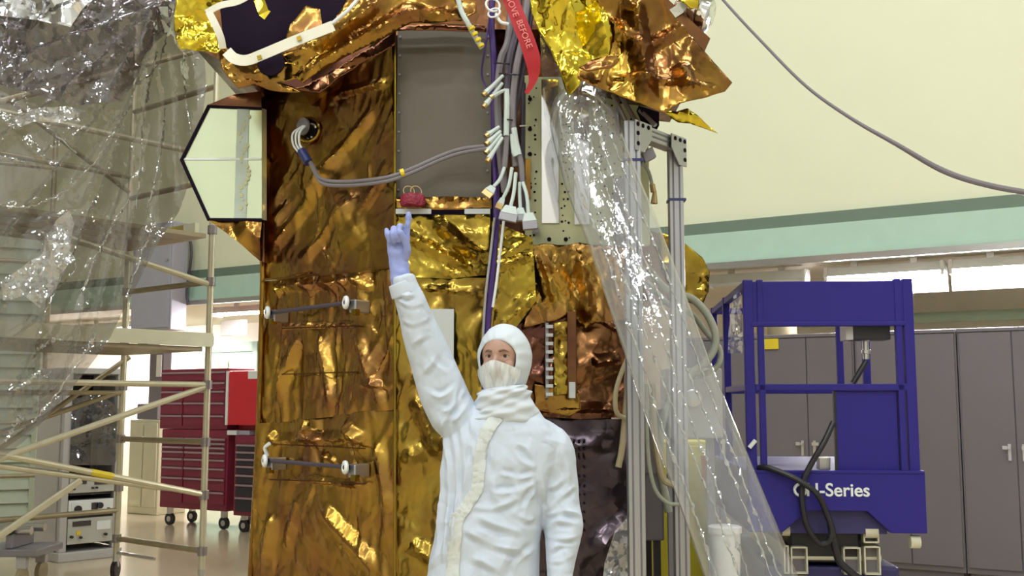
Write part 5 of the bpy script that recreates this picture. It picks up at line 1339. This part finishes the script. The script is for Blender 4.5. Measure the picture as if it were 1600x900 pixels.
# ---- coverall
TORSO = [(742, 838, 634, .070, 0.0), (722, 850, 652, .088, -.03), (702, 872, 670, .112, -.05), (694, 878, 690, .126, 0), (690, 870, 725, .136, 0), (687, 856, 770, .140, 0), (684, 846, 810, .142, 0), (678, 842, 850, .146, 0), (668, 842, 900, .152, 0), (662, 846, 960, .155, 0), (664, 846, 1010, .15, 0), (680, 832, 1050, .12, 0)]
ARM_R = [(728, 672, 3.90, .080), (708, 646, 3.89, .090), (692, 612, 3.88, .087), (674, 562, 3.86, .079), (655, 512, 3.83, .068), (641, 474, 3.80, .056), (631, 446, 3.79, .046), (628, 433, 3.79, .045)]
ARM_L = [(838, 690, 3.91, .090), (860, 704, 3.91, .084), (869, 740, 3.91, .076), (875, 785, 3.90, .073), (880, 822, 3.88, .071), (877, 860, 3.85, .058), (874, 898, 3.82, .047), (873, 915, 3.815, .046)]
def legs(mb, g=0.0):
    for s in (-1, 1):
        cx = pz.x + s * .105 - .03
        pts = [(cx, PY, .80, .095), (cx, PY, .70, .112), (cx + s * .01, PY - .01, .5, .092), (cx + s * .012, PY + .01, .22, .08), (cx + s * .012, PY + .01, .10, .072)]
        mb.tube([Vector(p[:3]) for p in pts], [p[3] + g for p in pts], 20, 4)
cm = MB()
cm.loft([ell(a, b, y, h, tilt=t_) for a, b, y, h, t_ in TORSO][::-1])
limb(cm, ARM_R); limb(cm, ARM_L); legs(cm)
me, V, N = remesh(cm, .0055, 14)
rc = np.random.default_rng(17)
FOLDS = [  # polylines over the cloth, half-width in px, height in mm
    ([(694, 668), (702, 740), (700, 820), (690, 900)], 5, 9), ([(706, 660), (716, 730), (712, 810), (704, 900)], 5, 10), ([(718, 655), (728, 720), (724, 780)], 5, 8),
    ([(690, 690), (690, 780), (676, 900)], 5, 6), ([(735, 650), (742, 690), (738, 730)], 5, 7), ([(745, 655), (765, 690), (772, 730)], 6, 5),
    ([(745, 806), (782, 822), (838, 836)], 7, 8), ([(726, 826), (768, 850), (826, 862)], 6, 8), ([(722, 866), (760, 880), (792, 900)], 7, 7), ([(838, 856), (812, 876), (800, 905)], 6, 7), ([(738, 790), (770, 794), (812, 778)], 6, 8), ([(800, 800), (824, 812), (838, 808)], 5, 5),
    ([(838, 742), (812, 748), (780, 740)], 5, 7), ([(838, 752), (810, 768), (770, 772)], 6, 8), ([(838, 735), (815, 720), (800, 700)], 6, 6), ([(838, 762), (826, 785), (818, 810)], 5, 7),
    ([(760, 700), (775, 730), (772, 770), (782, 792)], 7, 6), ([(800, 690), (822, 700), (838, 726)], 5, 5),
    ([(852, 806), (880, 798), (908, 806)], 4.5, 9), ([(852, 826), (874, 814), (908, 822)], 4.5, 7), ([(854, 838), (884, 842), (906, 834)], 4.5, 7), ([(856, 866), (872, 852), (900, 852)], 4, 6), ([(862, 878), (880, 876), (896, 866)], 4, 4),
    ([(850, 800), (872, 780), (898, 760)], 5, 8), ([(846, 760), (866, 760), (890, 740)], 5, 5), ([(845, 720), (850, 770), (862, 800)], 5, 7), ([(872, 700), (886, 730), (890, 770)], 6, 5),
    ([(615, 452), (632, 462), (652, 460)], 4, 7), ([(618, 466), (640, 478), (660, 474)], 4, 6), ([(626, 500), (648, 506), (672, 496)], 5, 5), ([(700, 585), (672, 560), (655, 520)], 6, 6), ([(718, 600), (690, 620), (668, 612)], 5, 7),
    ([(728, 610), (702, 640), (684, 640)], 5, 8), ([(738, 620), (716, 650), (698, 660)], 5, 8), ([(690, 668), (705, 640), (716, 605)], 4, 6), ([(655, 590), (672, 570), (690, 545)], 6, 5), ([(640, 545), (655, 530), (678, 520)], 5, 5)]
pxy = project(V); front = np.clip(-N[:, 1] * 2.0 + .25, 0, 1)
hgt = np.zeros(len(V))
for pl, wd, mm in FOLDS:
    cpl = [(p.x, p.y) for p in catmull([Vector((a, b, 0)) for a, b in pl], 4)]
    dd = np.full(len(V), 1e9); tt = np.zeros(len(V)); sgn = np.zeros(len(V))
    nseg = len(cpl) - 1
    for i in range(nseg):
        d, t, s = seg_dist(pxy, cpl[i], cpl[i + 1])
        b = d < dd; dd[b] = d[b]; tt[b] = (i + t[b]) / nseg; sgn[b] = s[b]
    taper = np.clip(np.minimum(tt, 1 - tt) * 4 + .1, 0, 1)
    mod = .7 + .45 * np.sin(tt * rc.uniform(5, 11) + rc.uniform(0, 6))
    ridge = np.exp(-dd / (wd * .75)) - .8 * np.exp(-((dd * sgn - 1.5 * wd) / (wd * .8)) ** 2)
    hgt += mm * .0017 * ridge * taper * front * mod
lo2, hi2 = pxy.min(0), np.array([pxy[:, 0].max(), 930.0])
for cu_, cv_, am_, an_ in ((26, 42, .0085, .3), (13, 24, .0036, -.5)):
    hgt += am_ * facet_field(rc, lo2, hi2, (cu_, cv_), an_)(pxy) * np.clip(front, .3, 1)
for _ in range(170):                       # short sharp creases
    c_ = rc.uniform((600, 440), (910, 920)); a_ = rc.normal(math.radians(20 if c_[0] > 730 else 80), .5); l_ = rc.uniform(12, 46)
    dv_ = np.array([math.cos(a_), math.sin(a_)]) * l_ / 2
    d, t_, s_ = seg_dist(pxy, c_ - dv_, c_ + dv_)
    hgt += rc.choice((1, -1)) * rc.uniform(.0012, .0032) * np.exp(-d / rc.uniform(2.2, 4.0)) * np.clip(np.minimum(t_, 1 - t_) * 4, 0, 1) * front
# broad slack in the cloth everywhere
for k in range(26):
    dv_ = rc.normal(0, 1, 3); dv_ /= np.linalg.norm(dv_); fr = rc.uniform(14, 48)
    hgt += .012 / fr * np.sin(V @ dv_ * fr + rc.uniform(0, 6.28))
V2 = V + N * hgt[:, None]
# flare at the right sleeve cuff
cov = finish('coverall', me, V2, M['cloth'], pr)
bvh = BVHTree.FromPolygons([tuple(x) for x in V2], [tuple(p.vertices) for p in me.polygons])
def hit(px, py, lift=.004):
    d = ray(px, py).normalized(); h = bvh.ray_cast(CAM, d)
    return (h[0] + h[1] * lift) if h[0] is not None else P(px, py, PY - .14)
# placket strip down the front
pv = []; pf = []
line = [(p.x, p.y) for p in catmull([Vector((a, b, 0)) for a, b in [(778, 652), (762, 672), (752, 700), (748, 735), (744, 765), (728, 792), (716, 812), (711, 850), (708, 905), (708, 960)]], 9)]
for i, (a, b) in enumerate(line):
    a0 = line[max(i - 1, 0)]; a1 = line[min(i + 1, len(line) - 1)]
    d = Vector((a1[0] - a0[0], a1[1] - a0[1])).normalized(); nn_ = Vector((-d.y, d.x))
    wob = .0025 * math.sin(i * 1.9) + .0015 * math.sin(i * 3.3)
    for k, (off, lf_) in enumerate(((-10, -.006), (-9.5, .007), (-5, .010 + wob), (0, .008), (5, .010 - wob), (9.5, .008), (10, -.006))):
        pv.append(hit(a + nn_.x * off, b + nn_.y * off, lf_))
for i in range(len(line) - 1):
    for k in range(6):
        a = i * 7 + k; pf.append([a, a + 7, a + 8, a + 1])
mesh_obj('placket', pv, pf, M['placket'], pr, True, 60)
# cuff of the raised sleeve
cu = MB(); 
cpts = [(627, 441, 3.788, .0475), (630, 449, 3.79, .051), (634, 459, 3.795, .054)]
cu.tube([P(a, b, c) for a, b, c, r in cpts], [r for *_, r in cpts], 28, 4, cap=False)
mesh_obj('cuff', cu.v, cu.f, M['cloth'], pr, True, 60, .004)

# ---- body under the clothes, with the face
HC = P(788, 563, 3.92); HYAW = math.radians(20)
hf = Vector((-math.sin(HYAW), -math.cos(HYAW), 0)); hr = Vector((math.cos(HYAW), -math.sin(HYAW), 0))
def H(a, b, c): return HC + hr * a + Z * b + hf * c
def blob(mb, c, ra, rb, rc_, n=20):
    v = []; f = []
    for i in range(n + 1):
        t_ = math.pi * i / n
        for k in range(n * 2):
            p_ = math.pi * k / n
            v.append(H(c[0] + ra * math.sin(t_) * math.cos(p_), c[1] + rb * math.cos(t_), c[2] + rc_ * math.sin(t_) * math.sin(p_)))
    m2 = n * 2
    for i in range(n):
        for k in range(m2):
            f.append([i * m2 + k, i * m2 + (k + 1) % m2, (i + 1) * m2 + (k + 1) % m2, (i + 1) * m2 + k])
    mb.add(v, f)
bd = MB()
blob(bd, (0, .03, -.003), .083, .098, .100); blob(bd, (0, -.055, .030), .056, .070, .066)
blob(bd, (0, .034, .082), .045, .010, .014); blob(bd, (0, -.015, .09), .012, .032, .018); blob(bd, (0, -.034, .108), .014, .012, .012)
blob(bd, (-.04, -.022, .062), .022, .022, .020); blob(bd, (.04, -.022, .062), .022, .022, .020); blob(bd, (0, -.072, .088), .022, .012, .014); blob(bd, (0, -.108, .075), .022, .018, .018)
for s in (-1, 1): blob(bd, (s * .083, -.002, -.012), .008, .030, .017)
bd.tube([HC + Vector((0, .02, -.03)), HC + Vector((0, .02, -.15)), P(785, 660, 3.92)], .058, 20)
bd.loft([[HC.lerp(v, 1) if False else Vector((pz.x + .03 + (v.x - pz.x - .03) * .82, PY + (v.y - PY) * .8, v.z)) for v in ell(a, b, y, h, tilt=t_)] for a, b, y, h, t_ in TORSO[1:]][::-1])
limb(bd, ARM_R[:-1], -.022); limb(bd, ARM_L[:-1], -.022); legs(bd, -.028)
me, V, N = remesh(bd, .0058, 3)
# eye sockets
loc_ = V - np.array(HC); ha = loc_ @ np.array(hr); hb = loc_[:, 2]; hc_ = loc_ @ np.array(hf)
for s in (-1, 1):
    d2 = ((ha - s * .031) / .017) ** 2 + ((hb - .014) / .010) ** 2
    V = V - np.outer(np.exp(-d2) * (hc_ > .03) * .014, np.array(hf))
finish('body', me, V, M['skin'], pr)
for s in (-1, 1):
    c = H(s * .031, .013, .0705)
    ey = MB(); 
    blob(ey, (s * .031, .013, .0665), .0135, .0085, .0125, 10)
    eo = ey.build('eye', M['eyewhite'], pr, True, 0, 180)
    MB().lathe(H(s * .031 + .001, .0128, .0765), hf, [(.0062, 0), (.0062, .0028), (.003, .0036)], 14).build('iris', M['iris'], eo, True)
    ld_ = MB()
    ld_.tube([H(s * .031 - .015, .0145, .0700), H(s * .031 - .007, .0205, .0785), H(s * .031 + .006, .0205, .0785), H(s * .031 + .015, .0145, .0700)], .0035, 8, 5)
    ld_.build('upper_eyelid', M['skin'], pr, True)
    bw = MB(); bw.tube([H(s * .014, .029, .0945), H(s * .030, .033, .0905), H(s * .046, .028, .0765)], [.0038, .0042, .002], 8, 5)
    bw.build('eyebrow', M['brow'], pr, True)

# ---- hood
hv = []; hfc = []; NB = 72; NR = 26
for i in range(NR + 1):
    for k in range(NB):
        b = 2 * math.pi * k / NB
        a0 = math.atan2(1, math.sqrt((math.cos(b) / math.tan(math.radians(46))) ** 2 + (math.sin(b) / math.tan(math.radians(29 if math.sin(b) > 0 else 46))) ** 2))
        al_ = a0 + (math.pi - .02 - a0) * (i / NR) ** 1.15
        fall = math.exp(-(al_ - a0) / .45)
        rr = 1 + (.020 + .022 * max(0, math.cos(b))) * math.sin(13 * b + 1.3 * math.sin(3 * b)) * fall * min(1, i / 3) + .010 * math.sin(5 * b + 4 * al_) + .008 * math.sin(9 * al_ + 2 * b)
        if i == 0: rr *= .975
        if i == 1: rr *= 1.0
        hv.append(H(.101 * math.sin(al_) * math.cos(b) * rr, .010 + .126 * math.sin(al_) * math.sin(b) * rr * (1 + .32 * max(0, -math.sin(b))), -.004 + (.106 if al_ < math.pi / 2 else .110) * math.cos(al_) * rr))
for i in range(NR):
    for k in range(NB): hfc.append([i * NB + k, (i + 1) * NB + k, (i + 1) * NB + (k + 1) % NB, i * NB + (k + 1) % NB])
hfc.append([NR * NB + k for k in range(NB)])
mesh_obj('hood', hv, hfc, M['cloth2'], pr, True, 180, .003)
# ---- collar bunched round the neck
cr = MB(); rings = []
COLL = [(752, 812, 605, .076, .14), (745, 820, 609, .090, .18), (744, 825, 617, .094, .22), (744, 828, 627, .096, .28), (738, 832, 637, .098, .2), (736, 838, 647, .094, .1), (728, 846, 658, .09, 0), (720, 852, 668, .085, 0)]
nsub = 5
for i in range((len(COLL) - 1) * nsub + 1):
    t_ = i / nsub; j = min(int(t_), len(COLL) - 2); u = t_ - j
    a = [COLL[j][q] * (1 - u) + COLL[j + 1][q] * u for q in range(5)]
    rg = ell(a[0], a[1], a[2], a[3], 3.885, 64, 2.2, a[4])
    cc = sum(rg, Vector()) / 64
    out = []
    for k, v in enumerate(rg):
        an = 2 * math.pi * k / 64
        wv = .0055 * math.sin(t_ * 1.9 + 3.4 * math.sin(an * .5 + .6) + 2.2 * an) + .0045 * math.sin(t_ * 3.1 - 4.2 * an + 1.5 * math.sin(2 * an)) + .003 * math.sin(t_ * 5.2 + 3 * an)
        out.append(v + (v - cc).normalized() * wv)
    rings.append(out)
cr.loft(rings[::-1]); cr.build('collar', M['cloth2'], pr, True, 0, 180)
# ---- veil over nose and mouth
mv = []; mf = []; NU, NV = 60, 26
for j in range(NV + 1):
    v_ = j / NV
    for i in range(NU + 1):
        u = i / NU * 2 - 1
        half = .083 * (1 - .24 * v_ ** 3)
        a = u * half
        top = -.002 - .034 * abs(u) ** 1.3
        bot = -.136 + .040 * abs(u) ** 2
        b = top * (1 - v_) + bot * v_
        nose = .020 * math.exp(-(a / .020) ** 2) * math.exp(-((b + .034) / .030) ** 2)
        base_ = .102 * math.sqrt(max(.02, 1 - (a / .095) ** 2)) - .016 * v_ ** 2 * (1 + .3 * abs(u))
        gath = .0042 * math.sin(u * 15 + 2.0 * math.sin(v_ * 3 + u * 2)) * math.sin(math.pi * min(1, v_ * .9 + .12)) + .002 * math.sin(u * 31 + 6 * v_)
        mv.append(H(a, b, base_ + nose + .006 + gath * .7))
for j in range(NV):
    for i in range(NU):
        a = j * (NU + 1) + i; mf.append([a, a + NU + 1, a + NU + 2, a + 1])
vm, t, out = nt('veil_gauze')
tr = t.nodes.new('ShaderNodeBsdfTransparent'); df = t.nodes.new('ShaderNodeBsdfDiffuse'); df.inputs[0].default_value = (.64, .66, .64, 1)
tc = t.nodes.new('ShaderNodeNewGeometry'); mp = t.nodes.new('ShaderNodeMapping'); mp.inputs['Scale'].default_value = (45, 45, 11)
t.links.new(tc.outputs['Position'], mp.inputs[0])
nz = t.nodes.new('ShaderNodeTexNoise'); nz.inputs['Scale'].default_value = 1.0; nz.inputs['Detail'].default_value = 3; t.links.new(mp.outputs[0], nz.inputs['Vector'])
mr = t.nodes.new('ShaderNodeMapRange'); mr.inputs[1].default_value = .34; mr.inputs[2].default_value = .52; mr.inputs[3].default_value = .66; mr.inputs[4].default_value = .97
t.links.new(nz.outputs['Fac'], mr.inputs[0])
ms = t.nodes.new('ShaderNodeMixShader'); t.links.new(mr.outputs[0], ms.inputs[0]); t.links.new(tr.outputs[0], ms.inputs[1]); t.links.new(df.outputs[0], ms.inputs[2]); t.links.new(ms.outputs[0], out.inputs[0])
mesh_obj('veil', mv, mf, vm, pr, True, 180)

# ---- gloved hands
def hand(name, fingers, palm, voxel=.0024):
    g = MB()
    g.loft([[Vector(v) for v in r] for r in palm])
    for f_ in fingers: g.tube([Vector(p[:3]) for p in f_], [p[3] for p in f_], 14, 5)
    for f_ in fingers:
        for e in (0, -1):
            c = Vector(f_[e][:3]); r = f_[e][3]
            g.lathe(c - Z * r, Z, [(r * math.sin(math.pi * q / 8) + 1e-5, r * (1 - math.cos(math.pi * q / 8))) for q in range(9)], 12)
    me, V, N = remesh(g, voxel, 4)
    h_ = np.zeros(len(V)); rg = np.random.default_rng(4)
    for k in range(14):
        d_ = rg.normal(0, 1, 3) * np.array([.6, .6, 1.4]); d_ /= np.linalg.norm(d_); fr = rg.uniform(90, 260)
        h_ += .05 / fr * np.sin(V @ d_ * fr + rg.uniform(0, 6.28))
    return finish(name, me, V + N * h_[:, None], M['glove'], pr)
def Q(px, py, Y, r): p = P(px, py, Y); return (p.x, p.y, p.z, r)
def pring(px0, px1, py, hd, Y, tilt=0): return ell(px0, px1, py, hd, Y, 28, 2.3, tilt)
GY = 3.79
palm = [pring(612, 643, 450, .034, GY), pring(610, 644, 437, .034, GY), pring(608.5, 640, 422, .028, GY), pring(607.5, 638, 408, .024, GY), pring(605.5, 639, 396, .023, GY), pring(604, 640.5, 384, .021, GY), pring(604.5, 641, 374, .018, GY), pring(606, 639, 369, .012, GY)]
fingers = [
    [Q(635, 380, GY, .0118), Q(636, 362, GY, .0115), Q(637.5, 348, GY - .004, .0108), Q(638.6, 334, GY - .008, .0098)],                                   # index, straight up
    [Q(628, 376, GY, .0120), Q(626.5, 356, GY - .012, .0122), Q(624, 355, GY - .035, .0116), Q(623, 366, GY - .046, .0108), Q(624, 376, GY - .034, .010)],   # middle, curled
    [Q(619, 377, GY, .0116), Q(616, 359, GY - .012, .0116), Q(614, 358, GY - .034, .0110), Q(614, 368, GY - .044, .0102), Q(616, 378, GY - .032, .0096)],    # ring
    [Q(610, 380, GY, .0104), Q(605.5, 366, GY - .006, .0102), Q(604, 360, GY - .022, .0098), Q(605, 366, GY - .036, .0092), Q(608, 376, GY - .030, .0086)],  # little
    [Q(634, 402, GY - .012, .0155), Q(636, 388, GY - .030, .0135), Q(632, 374, GY - .046, .0120), Q(626, 364, GY - .057, .0108)],                          # thumb over the curled fingers
]
hand('glove', fingers, palm[::-1])
# lowered hand, just below the picture edge
GY = 3.81
palm = [pring(859, 888, 905, .028, GY), pring(858, 888, 925, .026, GY), pring(855, 889, 945, .022, GY), pring(855, 889, 965, .019, GY), pring(858, 886, 978, .012, GY)]
fingers = [[Q(860 + 8 * i, 968, GY, .0115), Q(860 + 8 * i, 985 + 3 * (i in (1, 2)), GY - .008, .011), Q(861 + 8 * i, 1000 + 4 * (i in (1, 2)), GY - .022, .0095)] for i in range(4)]
fingers.append([Q(860, 935, GY - .01, .014), Q(852, 952, GY - .025, .0125), Q(851, 968, GY - .035, .0105)])
hand('glove', fingers, palm)
for s in (-1, 1):
    cx = pz.x + s * .117 - .03
    bt = MB(); rings = []
    for y, w_, h_ in ((.10, .03, .05), (.08, .045, .085), (.03, .05, .105), (-.03, .052, .09), (-.10, .052, .06), (-.16, .042, .045), (-.185, .02, .03)):
        rings.append([Vector((cx + math.cos(2 * math.pi * k / 20) * w_, PY + y, max(.002, h_ / 2 + math.sin(2 * math.pi * k / 20) * h_ / 2 + .002))) for k in range(20)])
    bt.loft(rings); bt.build('overboot', M['cloth2'], pr, True)
